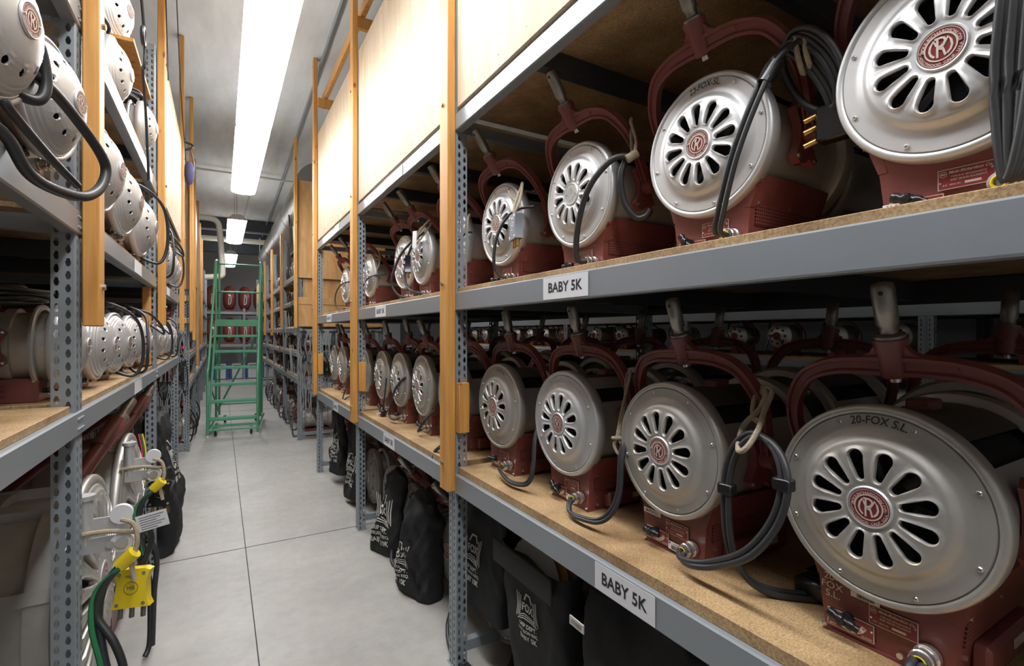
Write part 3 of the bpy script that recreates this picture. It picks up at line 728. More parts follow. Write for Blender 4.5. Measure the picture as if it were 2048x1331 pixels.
# --- yoke, local frame: pivot axis Y through the origin, opening downwards
def yoke_mesh():
    b = MB(); half = [(0,.270),(.05,.270),(.11,.264),(.165,.240),(.200,.190),(.213,.14),(.211,.09),(.204,.04),(.200,-.01)]
    pts = [(0,-y,z) for y, z in reversed(half)]+[(0,y,z) for y, z in half[1:]]
    pr = [(-.013,-.017),(.013,-.017),(.013,-.010),(.006,-.007),(.006,.007),(.013,.010),(.013,.017),(-.013,.017),(-.013,.010),(-.006,.007),(-.006,-.007),(-.013,-.010)]
    b.tube(pts, .01, 'maroon', sub=5, prof=pr, pf=lambda q: .62+.55*max(0, 1-abs(q-.5)*2.6))
    b.lathe([(.021,-.022),(.023,-.018),(.024,.028),(.029,.05),(.030,.056),(.021,.058)], 'maroon', 'Z', 24, (0,0,.270))
    for s in (-1, 1):
        g = [(s*.02,.320),(s*.035,.297),(s*.06,.283),(s*.10,.275),(s*.10,.263),(s*.02,.263)]
        vs = [(-.008,y,z) for y, z in g]+[(.008,y,z) for y, z in g]; n = len(g)
        b.add(vs, [tuple(range(n)), tuple(range(n, 2*n))]+[(i,(i+1)%n,n+(i+1)%n,n+i) for i in range(n)], 'maroon')
        b.cyl((0,s*.19,0),(0,s*.222,0),.022,'maroon',16)
    b.cyl((0,0,.247),(0,0,.237),.010,'chrome',10)
    return b.mesh('yoke', 40)
def spud_mesh():
    b = MB(); b.lathe([(.0,.0),(.026,.0),(.026,.006),(.0145,.010),(.0145,.022),(.019,.028),(.0195,.098),(.0165,.106),(.010,.108),(0,.108)], 'zinc', 'Z', 28, (0,0,.326))
    b.cyl((-.0192,-.004,.418),(-.0202,-.004,.418),.0045,'dark',10); return b.mesh('spud', 40)
def trun_mesh(s):
    b = MB(); yo = s*.165
    g = [(-.012,-.075),(.012,-.060),(.030,-.075),(.048,-.058),(.026,-.02),(.026,.02),(.048,.060),(.030,.076),(.0,.045),(-.030,.076),(-.048,.060),(-.026,.02),(-.026,-.02),(-.048,-.058),(-.030,-.075)]
    vs = [(x, yo, z) for x, z in g]+[(x, s*.186, z) for x, z in g]; n = len(g)
    b.add(vs, [tuple(range(n)), tuple(range(n,2*n))]+[(i,(i+1)%n,n+(i+1)%n,n+i) for i in range(n)], 'maroon')
    for x, z in ((-.037,.062),(.037,.062),(-.037,-.06),(.037,-.06)): b.cyl((x, s*.186, z), (x, s*.190, z), .0055, 'chrome', 8)
    b.cyl((0,s*.186,0),(0,s*.226,0),.020,'maroon',16); b.cyl((0,s*.226,0),(0,s*.232,0),.011,'zinc',6)
    return b.mesh('yoke_bracket', 35)
ME['yoke'] = yoke_mesh(); ME['spud'] = spud_mesh(); ME['trun1'] = trun_mesh(1); ME['trun-1'] = trun_mesh(-1)
b = MB(); b.cyl((0,0,0),(-.014,0,0),.011,'blackplastic',14)
b.tube([(-.020,-.026,-.010),(-.022,-.012,-.004),(-.023,0,0),(-.022,.012,.004),(-.020,.026,.010)], [.0075,.010,.0085,.012,.0085,.010,.0075], 'blackplastic', 10); b.cyl((-.01,0,0),(-.034,0,0),.0095,'blackplastic',12,r2=.007); ME['knob'] = b.mesh('focus_knob', 50)
b = MB(); b.lathe([(.020,.0),(.020,-.010),(.0175,-.012),(.0175,-.016),(.0185,-.018),(.0185,-.030),(.0165,-.032),(.0165,-.040),(.013,-.041),(.013,-.034),(0,-.034)], 'chrome', 'X', 20)
b.lathe([(.0125,-.0415),(.010,-.0425),(.008,-.041)], 'yellow', 'X', 16); ME['gland'] = b.mesh('cable_gland', 35)
def nameplate_mesh():
    b = MB(); w, h = .078, .036
    T = FRONT(-.0008, 0, 0); b.box(-w/2, w/2, -h/2, h/2, -.001, .0008, 'cream', T); b.box(-w/2+.0013, w/2-.0013, -h/2+.0013, h/2-.0013, 0, .0011, 'badgered', T)
    add_text(b, 'Mole-Richardson Co.', .0072, 'cream', T, .015, 1, .35, h=.0015) if False else None
    def tx(s, x, y, sz, sh=0): 
        TT = T @ Matrix.Translation((x, y, 0)); add_text(b, s, sz, 'cream', TT, .015, 1, sh, h=.0015)
    tx('Mole-Richardson Co.', .006, .011, .0068, .4); tx('TYPE 4181 MOLEQUARTZ', .004, .003, .0042); tx('BABY SENIOR SOLARSPOT', .004, -.0025, .0042)
    tx('A-C', -.029, -.0105, .004, .3); tx('SERIAL NO.', -.014, -.0105, .0032); b.box(-.001, .021, -.0125, -.0085, 0, .0015, 'cream', T)
    b.ribbon([(-.031+.005*cos(t*pi/8), .009+.005*sin(t*pi/8)) for t in range(17)], .0008, 'cream', T, .0015)
    TT = T @ Matrix.Translation((-.031, .009, 0)); add_text(b, 'MR', .005, 'cream', TT, .02, h=.0015)
    for x, y in ((w/2-.004, .006), (-w/2+.004, -.006)): b.cyl((-.0025, -x, y), (-.0015, -x, y), .002, 'chrome', 8)
    return b.mesh('nameplate', 0)
def dial_mesh():
    b = MB(); T = FRONT(-.0008, 0, 0); w, h = .084, .034
    b.box(-w/2, w/2, -h/2, h/2, -.001, .0008, 'cream', T); b.box(-w/2+.0013, w/2-.0013, -h/2+.0013, h/2-.0013, 0, .0011, 'badgered', T)
    b.ribbon([(.027*cos(radians(a)), .014+.024*sin(radians(a))) for a in range(200, 341, 10)], .009, 'cream', T, .0013)
    for k in range(6):
        a = radians(208+k*25); TT = T @ Matrix.Translation((.027*cos(a), .014+.024*sin(a), 0)) @ Matrix.Rotation(a+pi/2, 4, 'Z')
        add_text(b, str(k+1), .007, 'badgered', TT, .02, h=.0017)
    for s_, x in (('SPOT', -.031), ('FLOOD', .030)):
        TT = T @ Matrix.Translation((x, -.0125, 0)); add_text(b, s_, .0055, 'cream', TT, .02, h=.0016)
    for x in (-.038, .038): b.cyl((-.0025, -x, .004), (-.001, -x, .004), .002, 'chrome', 8)
    return b.mesh('focus_dial', 0)
def sticker_mesh(w=.05, h=.022):
    b = MB(); T = FRONT(-.0006, 0, 0); b.box(-w/2, w/2, -h/2, h/2, -.0005, .0006, 'sticker', T)
    b.box(-w/2+.002, -w/2+.008, h/2-.007, h/2-.002, 0, .0009, 'blue', T)
    TT = T @ Matrix.Translation((.006, h/2-.005, 0)); add_text(b, 'SET LIGHTING', .0042, 'ink', TT, .02, h=.0010)
    x = -w*.28
    rnd = random.Random(3)
    while x < w*.3:
        q = rnd.choice((.0006, .001, .0016)); b.box(x, x+q, -h/2+.002, h/2-.009, 0, .0009, 'ink', T); x += q+rnd.choice((.0007, .0012))
    return b.mesh('barcode_sticker', 0)
def note_mesh(text, w, h, mt='ink'):
    b = MB(); T = FRONT(-.0006, 0, 0); b.box(-w/2, w/2, -h/2, h/2, -.0005, .0006, 'sticker', T); add_text(b, text, h*.75, mt, T, .02, h=.001)
    return b.mesh('name_sticker', 0)
ME['nameplate'] = nameplate_mesh(); ME['dial'] = dial_mesh(); ME['sticker'] = sticker_mesh()
ME['note'] = note_mesh('20-FOX-S.L.', .066, .014)
def rope_mesh(kind):
    b = MB()
    if kind == 0:    # doubled loop tied round the yoke, hanging
        b.tube([(0,.006,.02),(.008,.012,-.02),(.004,.014,-.10),(.0,.012,-.20),(.004,.016,-.235),(.0,.004,-.262),(-.002,-.010,-.235),(.0,.002,-.205),(.004,.006,-.10),(-.004,-.006,-.01),(-.006,0,.02)], .0048, 'rope', 8, closed=True)
        b.tube([(.012,.012,-.20),(-.010,.012,-.202),(-.010,-.004,-.200),(.012,-.004,-.198)], .0045, 'rope', 8, closed=True)
    else:
        b.tube([(0,-.010,.02),(.01,-.014,-.03),(.0,-.018,-.09),(-.01,-.006,-.125),(-.004,.010,-.125),(.006,.014,-.09),(.004,.010,-.03),(-.006,.010,.02)], .0055, 'rope', 8, closed=True)
        b.tube([(.012,-.014,-.045),(-.010,-.014,-.047),(-.010,.012,-.045),(.012,.012,-.043)], .0045, 'rope', 8, closed=True)
    return b.mesh('rope_loop', 60)
ME['rope0'] = rope_mesh(0); ME['rope1'] = rope_mesh(1)
def plug_mesh(mt, pins='brass'):
    b = MB()   # flat stage plug hanging, thin along X
    g = [(-.045,.040),(-.030,.046),(.030,.046),(.045,.040),(.036,.01),(.040,-.04),(.048,-.058),(-.048,-.058),(-.040,-.04),(-.036,.01)]
    vs = [(-.016,y,z) for y, z in g]+[(.016,y,z) for y, z in g]; n = len(g)
    b.add(vs, [tuple(range(n)), tuple(range(n,2*n))]+[(i,(i+1)%n,n+(i+1)%n,n+i) for i in range(n)], mt)
    for y in (-.028, 0, .028): b.cyl((0,y,-.058),(0,y,-.088),.0065,pins,12)
    for y, z in ((-.03,.034),(.03,.034),(-.032,-.047),(.032,-.047)): b.cyl((-.016,y,z),(-.018,y,z),.005,'chrome',10)
    T = FRONT(-.0162, 0, -.005); b.ribbon([(.017*cos(t*pi/10), .017*sin(t*pi/10)) for t in range(21)], .0015, 'chrome' if mt != 'yellow' else 'zinc', T, .0004)
    add_text(b, 'MR', .016, 'chrome' if mt != 'yellow' else 'zinc', T, .0, h=.0004)
    T = FRONT(-.0162, 0, .026); add_text(b, 'MOLE', .011, 'chrome' if mt != 'yellow' else 'zinc', T, .0, h=.0004)
    return b.mesh('stage_plug', 30)
ME['plugK'] = plug_mesh('blackplastic'); ME['plugG'] = plug_mesh('greyplug'); ME['plugY'] = plug_mesh('yellow', 'zinc')
def cable(mbx, pts, r=.007, two=True, m='rubber', off=.0075):
    if two:
        for s in (-1, 1):
            mbx.tube([(p[0]+s*off*.3, p[1]+s*off, p[2]+s*off*.2) for p in pts], r, m, 8, sub=6)
    else: mbx.tube(pts, r, m, 10, sub=6)
def cover_text(s, size, ang=90, kind='ink', rad=.905, sx=.9):
    """hand-written letters lying on the flat rim of the cover"""
    b = MB(); T = FRONT(0, 0, 0)
    add_text(b, s, size, kind, T, .01, sx, .15, (RC*.850, radians(ang), 1), h=.0096)
    return b.mesh('handwriting', 0)
# ---- the lamp: copies share meshes; base at z=0, back cover towards -X
def make_spot(loc, rotz, label, lean=17, kind='slot', old=False, group=None, plain=False, detail=2, cat='spotlight', scale=1.0, turn=0, twist=0, cover=None):
    ZP = .29 if kind == 'slot' else .228; dz = (0, 0, ZP-.29)
    t = thing('studio_spotlight', label, cat, loc, rotz, group)
    if scale != 1.0: t.scale = (scale,)*3
    if detail == 3: tag(t, None, None)
    part('base_housing', ME['base' if kind == 'slot' else 'baseD'], t)
    part('drum', ME[('drumL' if old else 'drum') if kind == 'slot' else 'drumR'], t, None, dz)
    o = part('front_ring', ME['front_ring'], t, None, dz)
    part('fresnel_lens', ME['glass'], o)
    cv = part('back_cover', ME[cover or (('cover5b' if old else 'cover5') if kind == 'slot' else 'coverD')], t, None, (-.218 if kind == 'slot' else -.262, 0, ZP), (radians(twist), 0, 0))
    d = .030 if kind == 'slot' else (.078 if cover is None else .034)
    part('badge', ME['badge_plain' if plain else 'badge'], cv, 'silver monogram badge' if plain else 'maroon round badge with monogram', (-d+.0005, 0, 0))
    if detail > 0:
        for k in range(8):
            a = radians(22+45*k); part('screw', ME['screw'], cv, None, (-.007, RC*.86*cos(a), RC*.86*sin(a)))
        for s in (-1, 1):
            if kind == 'slot': part('side_box', ME['side%d' % s], t); part('vent_panel', ME['vent%d' % s], t)
        part('focus_knob', ME['knob'], t, None, (-.2, .058, .045), (radians(random.uniform(-30, 40)), 0, 0))
        part('focus_dial', ME['dial'], t, None, (-.1985, .055, .032)) if kind == 'slot' else None
        part('nameplate', ME['nameplate'], t, None, (-.2, -.018, .072)) if kind == 'slot' else None
        part('barcode_sticker', ME['sticker'], t, None, (-.2006, .028, .102) if label.startswith('large scuffed') else (-.2, -.012, .022)) if kind == 'slot' else None
        for s in (-1, 1): part('yoke_bracket', ME['trun%d' % s], t, None, (-.075, 0, ZP))
    part('cable_gland', ME['gland'], t, None, (-.2, -.072, .042))
    y = part('yoke', ME['yoke'], t, None, (-.075, 0, ZP), (0, -radians(lean), 0))
    part('spud', ME['spud'], y)
    return t
def yoke_pt(lean, y, z):
    """yoke-local (y, z) -> lamp-local point"""
    a = -radians(lean); return (-.075+z*sin(a), y, ZP+z*cos(a))
def on_yoke(t, name, mesh, lean, y, z, rot=(0,0,0), label=None):
    return part(name, mesh, t, label, yoke_pt(lean, y, z), rot)
def lamp_cable(t, pts, r=.0065, two=True, m='rubber', plug=None, plug_at=None, plug_rot=(0,0,0), off=.0075):
    b = MB(); cable(b, pts, r, two, m, off); o = part('power_cable', b, t, smooth=60)
    if plug: part('stage_plug', ME[plug], o, {'plugK':'black three-pin plug','plugG':'grey three-pin plug','plugY':'yellow three-pin plug'}[plug], plug_at, plug_rot)
    return o
GL = (-.240, -.072, .042)
XL0 = 1.26
ordn = ['first','second','third','fourth','fifth','sixth','seventh','eighth','ninth','tenth','eleventh','twelfth','thirteenth']
# ---------------- right rack, lower shelf, front row
gz = .905
lowY = [.440, .925, 1.392, 1.865, 2.36, 2.80, 3.24, 3.66, 4.18, 4.62, 5.05, 5.45]
lowL = ['large scuffed silver spotlight at the lower right corner with handwriting on its cover',
 'silver spotlight with a roped cable loop, second from the right on the lower right shelf',
 'silver spotlight with long hanging rope, third from the right on the lower right shelf',
 'silver spotlight just right of the nearest pine post on the lower right shelf',
 'silver spotlight mostly hidden behind the nearest pine post on the lower right shelf',
 'silver spotlight just left of the nearest pine post on the lower right shelf',
 'silver spotlight with a cable across it, mid second bay of the lower right shelf',
 'silver spotlight with a small dangling plug, far end of second bay, lower right shelf',
 'silver spotlight right behind the second pine post on the lower right shelf',
 'silver spotlight on the lower right shelf, next but one beyond the second pine post',
 'silver spotlight in the third bay of the lower right shelf with pale wires above it',
 'farthest silver spotlight on the lower right shelf beside the third pine post']
low = []
for i, y in enumerate(lowY):
    t = make_spot((XL0-.015+(.02 if i == 9 else 0), y, gz), radians(-2 if i in (1, 5) else 0), lowL[i], lean=[17,17,15,15,15,22,14,17,20,15,22,15][i], old=(i != 2), group='silver spotlights on the lower right shelf', plain=(i == 6), detail=1, twist=[0,7,-4,10,0,5,8,-6,0,4,9,2][i], scale=.975)
    low.append(t)
b = cover_text('20-FOX S.L.', .0215, 88); part('handwriting', b, [c for c in low[0].children if c.name.startswith('back_cover')][0], 'handwritten 20-FOX S.L.')
b = MB()
for k, s_ in enumerate(('20-', 'FOX', 'S.L.')):
    add_text(b, s_, .019, 'cream', FRONT(-.2018, .090-.002*k, .112-.017*k), .0, 1.1)
part('handwriting', b, low[0], 'pale handwritten 20-FOX S.L.', smooth=0)
b = cover_text('20-FOX-SL', .017, 88); part('handwriting', b, [c for c in low[3].children if c.name.startswith('back_cover')][0])
part('name_sticker', ME['note'], low[1], '20-FOX-S.L. sticker', (-.2, .075, .092))
# cables of the near lower lamps
lamp_cable(low[0], [GL, (-.265,-.074,.032), (-.29,-.082,.0), (-.31,-.10,-.05), (-.30,-.13,-.12)], .0085)
lamp_cable(low[1], [GL, (-.262,-.09,.035), (-.275,-.14,.045), (-.275,-.20,.070), (-.290,-.30,.137), (-.280,-.355,.222), (-.268,-.368,.306), (-.250,-.335,.365), (-.232,-.275,.382), (-.238,-.232,.345), (-.245,-.212,.263), (-.243,-.215,.13), (-.22,-.235,.05), (-.17,-.27,.012), (-.10,-.33,.008)], .0078, off=.0085)
for y0, z0, x0_ in ((-.212,.245,-.245), (-.366,.300,-.269)):
    b = MB(); b.box(x0_-.013, x0_+.013, y0-.019, y0+.019, z0-.013, z0+.013, 'blackplastic', bev=.003); part('cable_tape', b, low[1], 'black tape wrap')
b = MB(); b.tube([(-.125,-.215,.465),(-.14,-.238,.470),(-.165,-.240,.43),(-.20,-.222,.39),(-.250,-.245,.345),(-.262,-.275,.355),(-.235,-.285,.395),(-.18,-.262,.43),(-.145,-.245,.46)], .0062, 'rope', 8, closed=True)
b.tube([(-.12,-.205,.47),(-.135,-.25,.475),(-.16,-.255,.44),(-.17,-.24,.40),(-.15,-.21,.42)], .006, 'rope', 8, closed=True)
b.tube([(-.17,-.225,.405),(-.19,-.25,.408),(-.185,-.26,.40),(-.165,-.235,.398)], .0048, 'rope', 8, closed=True)
part('rope_loop', b, low[1])
lamp_cable(low[2], [GL, (-.262,-.085,.034), (-.285,-.12,.020), (-.292,-.17,.022), (-.285,-.255,.035), (-.265,-.295,.07), (-.245,-.31,.135), (-.225,-.30,.245), (-.16,-.28,.34), (-.08,-.26,.40)], .0065)
b = MB(); b.tube([(-.120,-.225,.485),(-.135,-.242,.480),(-.15,-.243,.43),(-.185,-.255,.36),(-.215,-.268,.29),(-.222,-.262,.262),(-.215,-.278,.235),(-.205,-.292,.255),(-.212,-.275,.285),(-.18,-.26,.36),(-.145,-.232,.43),(-.125,-.215,.47)], .005, 'rope', 8, closed=True)
b.tube([(-.228,-.265,.285),(-.212,-.285,.287),(-.200,-.270,.285),(-.214,-.252,.283)], .0048, 'rope', 8, closed=True); part('rope_loop', b, low[2])
lamp_cable(low[3], [GL, (-.270,-.10,.040), (-.285,-.15,.035), (-.290,-.22,.022), (-.275,-.30,.030), (-.262,-.33,.06), (-.245,-.325,.12), (-.220,-.30,.21), (-.16,-.275,.29), (-.10,-.25,.36)], .0065)
on_yoke(low[3], 'rope_loop', ME['rope1'], 15, -.215, .14)
lamp_cable(low[4], [GL, (-.27,-.08,.03), (-.32,-.09,-.02), (-.345,-.085,-.09), (-.345,-.05,-.12), (-.34,-.02,-.08), (-.33,-.03,.0), (-.28,-.10,.06), (-.2,-.18,.12)], .0065)
lamp_cable(low[5], [GL, (-.265,-.075,.033), (-.27,-.1,.04), (-.25,-.14,.10), (-.2,-.19,.17)], .0065)
lamp_cable(low[6], [GL, (-.27,-.05,.03), (-.285,.01,.05), (-.275,.0,.14), (-.262,-.06,.24), (-.22,-.15,.32), (-.12,-.19,.33)], .0065)
b = MB(); b.tube([(-.23,-.16,.28),(-.24,-.165,.18),(-.25,-.16,.10),(-.25,-.15,.05)], .006, 'rubber', 8)
b.box(-.275,-.235,-.185,-.125,-.0+.005,.05,'blackplastic',bev=.006)
for y in (-.172,-.138): b.cyl((-.27,y,.03),(-.30,y,.02),.004,'zinc',8)
part('power_cable', b, low[7], 'thin cable ending in a small black plug')
lamp_cable(low[9], [GL, (-.30,-.07,.02), (-.34,-.05,-.03), (-.335,-.01,-.05), (-.31,.01,.05), (-.26,.0,.2), (-.25,-.05,.29), (-.262,.02,.33), (-.262,.07,.29), (-.262,.02,.25), (-.25,-.05,.27), (-.15,-.19,.30)], .0055)
for i in (5, 7, 8, 10): on_yoke(low[i], 'rope_loop', ME['rope%d' % (i % 2)], 17, -.209, .16)
b = MB(); b.box(-.11,.03,-.375,-.285,.002,.045,'blackplastic',bev=.008); b.box(-.07,-.02,-.37,-.29,.045,.052,'blackplastic',bev=.002); part('stage_plug', b, low[1], 'black plug lying on the deck')
# ---------------- right rack, middle shelf, front row
gz2 = 1.702
midY = [.36, .875, 1.405, 1.965, 2.50, 2.99, 3.36, 4.28, 4.73, 5.20]
midL = ['largest silver spotlight at the upper right corner with maroon badge, cut by the picture edge',
 'silver spotlight with coiled black cable and 20-FOX-SL. written on top of its cover',
 'silver spotlight with a grey silver badge on the middle right shelf, thick cable across it',
 'silver spotlight with the hanging grey plug on the middle right shelf',
 'silver spotlight half hidden by the nearest pine post on the middle right shelf',
 'silver spotlight with black plug and paper tag, left of the nearest right pine post',
 'silver spotlight half behind black cables, mid second bay of the middle right shelf',
 'silver spotlight with a thin cable on the middle right shelf beside the second post',
 'silver spotlight in the third bay of the middle right shelf behind the second pine post',
 'bluish silver spotlight farthest along the middle right shelf beside the third pine post']
leans = [20, 31, 33, 35, 35, 37, 37, 38, 38, 38]
mid = []
for i, y in enumerate(midY):
    t = make_spot((XL0+.06, y, gz2), radians([0,2,0,1,0,-2,3,0,0,2,4][i]), midL[i], lean=leans[i], group='silver spotlights on the middle right shelf', plain=(i == 2), detail=1, twist=[0,12,8,4,0,3,9,0,3,5,8][i])
    mid.append(t); yk = [c for c in t.children if c.name.startswith('yoke') and 'bracket' not in c.name][0]; yk.scale = (1, 1, 1.13)
def cover_of(t): return [c for c in t.children if c.name.startswith('back_cover')][0]
b = cover_text('20-FOX-SL.', .022, 100); part('handwriting', b, cover_of(mid[1]), 'handwritten 20-FOX-SL.')
part('name_sticker', ME['note'], mid[0], '20-FOX-S sticker', (-.2, .075, .040))
# cables
b = MB()
for q in range(5):
    o_ = .0; b.tube([(-.262+.006*(q%2),-.072-.008*q,.20),(-.275,-.085-.008*q,.35+.01*q),(-.26,-.077-.008*q,.46),(-.25,-.107-.006*q,.38),(-.262,-.112-.006*q,.22),(-.262,-.097-.006*q,.08),(-.255,-.080-.004*q,.045)], .0075, 'rubber', 8, closed=True)
part('power_cable', b, mid[0], 'thick bundle of black cable hanging in front of the cover', smooth=60)
lamp_cable(mid[1], [GL, (-.262,-.068,.050), (-.272,-.085,.10), (-.278,-.125,.22), (-.265,-.17,.34), (-.24,-.20,.42), (-.20,-.235,.46), (-.17,-.25,.47)], .0065, off=.010)
b = MB(); e1 = Vector((.05,-.50,-.86)).normalized(); e2 = Vector((-.45,-.72,.45)).normalized()
for q in range(7):
    cc = Vector((-.19,-.245,.375))+e2*(.006*(q-3))+Vector((.006*(q%3),0,.0)); ra = .105+.006*(q % 3); rb_ = .030+.006*q
    b.tube([cc+e1*ra*cos(radians(a))+e2*rb_*sin(radians(a)) for a in range(0, 360, 40)], .0068, 'rubber', 8, closed=True, sub=3)
b.box(-.19,-.145,-.355,-.315,.285,.32,'blackplastic',bev=.006)
b.cyl((-.255,-.183,.368),(-.236,-.200,.412),.017,'blackplastic',12)
part('cable_coil', b, mid[1], 'coiled black cable tied to the yoke with rope', smooth=60)
b = MB(); b.tube([(-.17,-.215,.46),(-.20,-.225,.475),(-.215,-.235,.43),(-.20,-.24,.385),(-.18,-.235,.40),(-.18,-.222,.44)], .006, 'rope', 8, closed=True)
b.tube([(-.17,-.225,.47),(-.20,-.245,.475),(-.215,-.255,.42),(-.19,-.255,.385),(-.18,-.245,.43)], .006, 'rope', 8, closed=True)
part('rope_loop', b, mid[1])
b = MB(); b.box(-.19,-.15,-.33,-.26,.22,.30,'blackplastic',bev=.006)
for z in (.232, .262, .288): b.cyl((-.17,-.262+.02*(z-.232)*20*0,z),(-.185,-.235,z-.012),.0065,'brass',10)
part('stage_plug', b, mid[1], 'black plug with brass pins')
b = MB(); b.tube([(-.24,-.072,.045),(-.272,-.060,.055),(-.285,-.085,.16),(-.285,-.14,.27),(-.25,-.20,.345),(-.21,-.232,.36),(-.19,-.245,.345)], .0105, 'rubber', 10)
b.tube([(-.20,-.225,.355),(-.215,-.215,.30),(-.20,-.215,.22),(-.17,-.235,.17),(-.15,-.26,.17),(-.14,-.27,.19)], .0105, 'rubber', 10)
part('power_cable', b, mid[2], smooth=60)
b = MB(); b.cyl((-.215,-.243,.345),(-.19,-.262,.365),.014,'rope',12); b.tube([(-.17,-.212,.47),(-.175,-.222,.49),(-.19,-.235,.47),(-.195,-.262,.40),(-.20,-.258,.36),(-.19,-.24,.37),(-.18,-.225,.44)], .005, 'rope', 8, closed=True)
part('rope_loop', b, mid[2])
lamp_cable(mid[3], [GL, (-.265,-.060,.050), (-.285,-.045,.10), (-.285,-.06,.20), (-.275,-.12,.28), (-.25,-.19,.315), (-.22,-.26,.315)], .0058, plug='plugG', plug_at=(-.29,-.235,.235), plug_rot=(0,0,radians(-14)))
b = MB(); b.tube([(-.24,-.20,.42),(-.25,-.21,.40),(-.285,-.222,.33),(-.30,-.235,.285),(-.28,-.248,.33),(-.25,-.222,.41)], .0055, 'rope', 8, closed=True)
b.tube([(-.275,-.21,.34),(-.285,-.19,.36),(-.29,-.175,.39)], .004, 'rope', 6); part('rope_loop', b, mid[3])
lamp_cable(mid[4], [GL, (-.27,-.07,.10), (-.27,-.13,.22), (-.25,-.20,.30), (-.22,-.23,.31)], .006)
b = MB(); b.tube([(-.22,-.21,.40),(-.26,-.23,.33),(-.28,-.235,.26),(-.26,-.25,.28),(-.24,-.23,.38)], .0055, 'rope', 8, closed=True); part('rope_loop', b, mid[4])
lamp_cable(mid[5], [GL, (-.29,-.04,.055), (-.31,.03,.10), (-.31,.06,.20), (-.30,.01,.30), (-.28,-.06,.37), (-.25,-.13,.41)], .0075, plug='plugK', plug_at=(-.325,-.06,.225), plug_rot=(0,0,radians(-20)))
b = MB(); b.tube([(-.20,-.17,.50),(-.23,-.19,.48),(-.27,-.13,.42),(-.29,-.09,.35),(-.27,-.10,.36),(-.22,-.16,.45)], .0055, 'rope', 8, closed=True); part('rope_loop', b, mid[5])
b = MB(); T = FRONT(-.31, -.14, .365); b.box(-.04,.04,-.055,.045,0,.001,'white',T @ Matrix.Rotation(radians(-8),4,'Z')); part('paper_tag', b, mid[5], 'white paper tag', smooth=0)
lamp_cable(mid[6], [GL, (-.28,-.04,.06), (-.31,.0,.14), (-.30,-.06,.26), (-.28,-.13,.34), (-.24,-.18,.40)], .008)
lamp_cable(mid[7], [GL, (-.28,-.05,.06), (-.29,.0,.14), (-.27,-.07,.23), (-.24,-.17,.27), (-.15,-.24,.28)], .006)
lamp_cable(mid[9], [(-.24,-.072,.042), (-.29,.02,.03), (-.31,.08,.12), (-.30,.06,.22), (-.27,-.04,.29), (-.22,-.15,.31)], .006)
for i in (6, 7): on_yoke(mid[i], 'rope_loop', ME['rope1'], leans[i], -.209, .20)
# barcode strips on yokes
for t, ln in ((low[1],17),(low[2],15),(low[3],15),(mid[1],26),(mid[3],30)):
    on_yoke(t, 'barcode_sticker', ME['sticker'], ln, .075 if t in low else .2125, .270 if t in low else .10, (0,0,0) if t in low else (radians(85),0,0))
# ---------------- back rows of the right rack (facing the other aisle)
for lv, (z, yy, nmz) in enumerate(((gz, [.50,.98,1.46,1.94,2.42,2.90,3.38,4.1,4.6,5.1], 'lower'), (gz2, [.45,.95,1.45,1.95,2.45,2.95,3.45,4.2,4.8], 'middle'))):
    for i, y in enumerate(yy):
        make_spot((1.80, y, z), pi, 'dim back-row spotlight facing away, %s right shelf, %s from the camera' % (nmz, ordn[i]), lean=12, old=True, group='back row spotlights on the %s right shelf' % nmz, detail=0)
# ================================================================ LEFT RACK LAMPS
def coil_mesh(seed, R=.13, turns=5, m='rubber', r=.0075):
    rnd = random.Random(seed); b = MB(); pts = []
    for k in range(turns*10+1):
        a = k*2*pi/10; q = k/10; rr = R*(1+.10*sin(q*2.3+seed)); pts.append((rr*.8*cos(a)+.02*sin(q*3), rr*1.1*sin(a)+.012*sin(q*5), r*1.9*(q*.62 % 4)+.006*sin(a*2+q)+r))
    b.tube(pts, r, m, 8, sub=3); return b.mesh('cable_coil', 60)
coils = [coil_mesh(1, .16, 9, r=.009), coil_mesh(2, .17, 9, r=.009), coil_mesh(3, .15, 11, r=.009)]
def loop_mesh(k):
    b = MB()
    P = [[(-.24,-.072,.042),(-.33,-.10,.015),(-.37,-.12,.10),(-.38,-.10,.25),(-.36,-.03,.38),(-.27,.06,.46),(-.12,.10,.49)],
         [(-.24,-.072,.042),(-.30,-.02,.0),(-.37,.06,.03),(-.39,.10,.16),(-.38,.06,.30),(-.34,-.02,.42),(-.2,-.05,.49),(-.05,-.02,.49)],
         [(-.1,.05,.49),(-.30,.06,.46),(-.39,-.02,.36),(-.40,-.13,.28),(-.33,-.20,.33),(-.2,-.22,.42),(-.05,-.12,.49)]][k]
    b.tube(P, .0095, 'rubber', 10); return b.mesh('power_cable', 60)
loops = [loop_mesh(k) for k in range(3)]
def left_lamp(x0, y, z, sc, turn, label, lean=-60, coil=None, loop=None, group='domed silver spotlights on the left rack', detail=1):
    t = make_spot((x0, y, z), pi-radians(turn), label, lean=lean, kind='dome', group=group, detail=detail, scale=sc)
    if coil is not None:
        part('cable_coil', coils[coil], t, 'coiled black cable', (-.06, 0, .400), (0, 0, radians(37*coil)))
    if loop is not None: part('power_cable', loops[loop], t)
    return t
LOWZ, MIDZ, TOPZ = 1.29, 1.88, 2.495
left_lamp(-.57, 1.275, MIDZ, .82, 12, 'domed silver spotlight cut by the left picture edge, behind a thick cable loop', -75)
a_ = left_lamp(-.545, 1.60, MIDZ, .76, 10, 'domed silver spotlight leaning out over the nearest left pine post', -75)
b = MB()   # the heavy cable that swings out over the aisle, world shape brought into the lamp's frame
def world_tube(pts, r, m, **k):
    bb = MB(); bb.tube(pts, r, m, **k); return bb
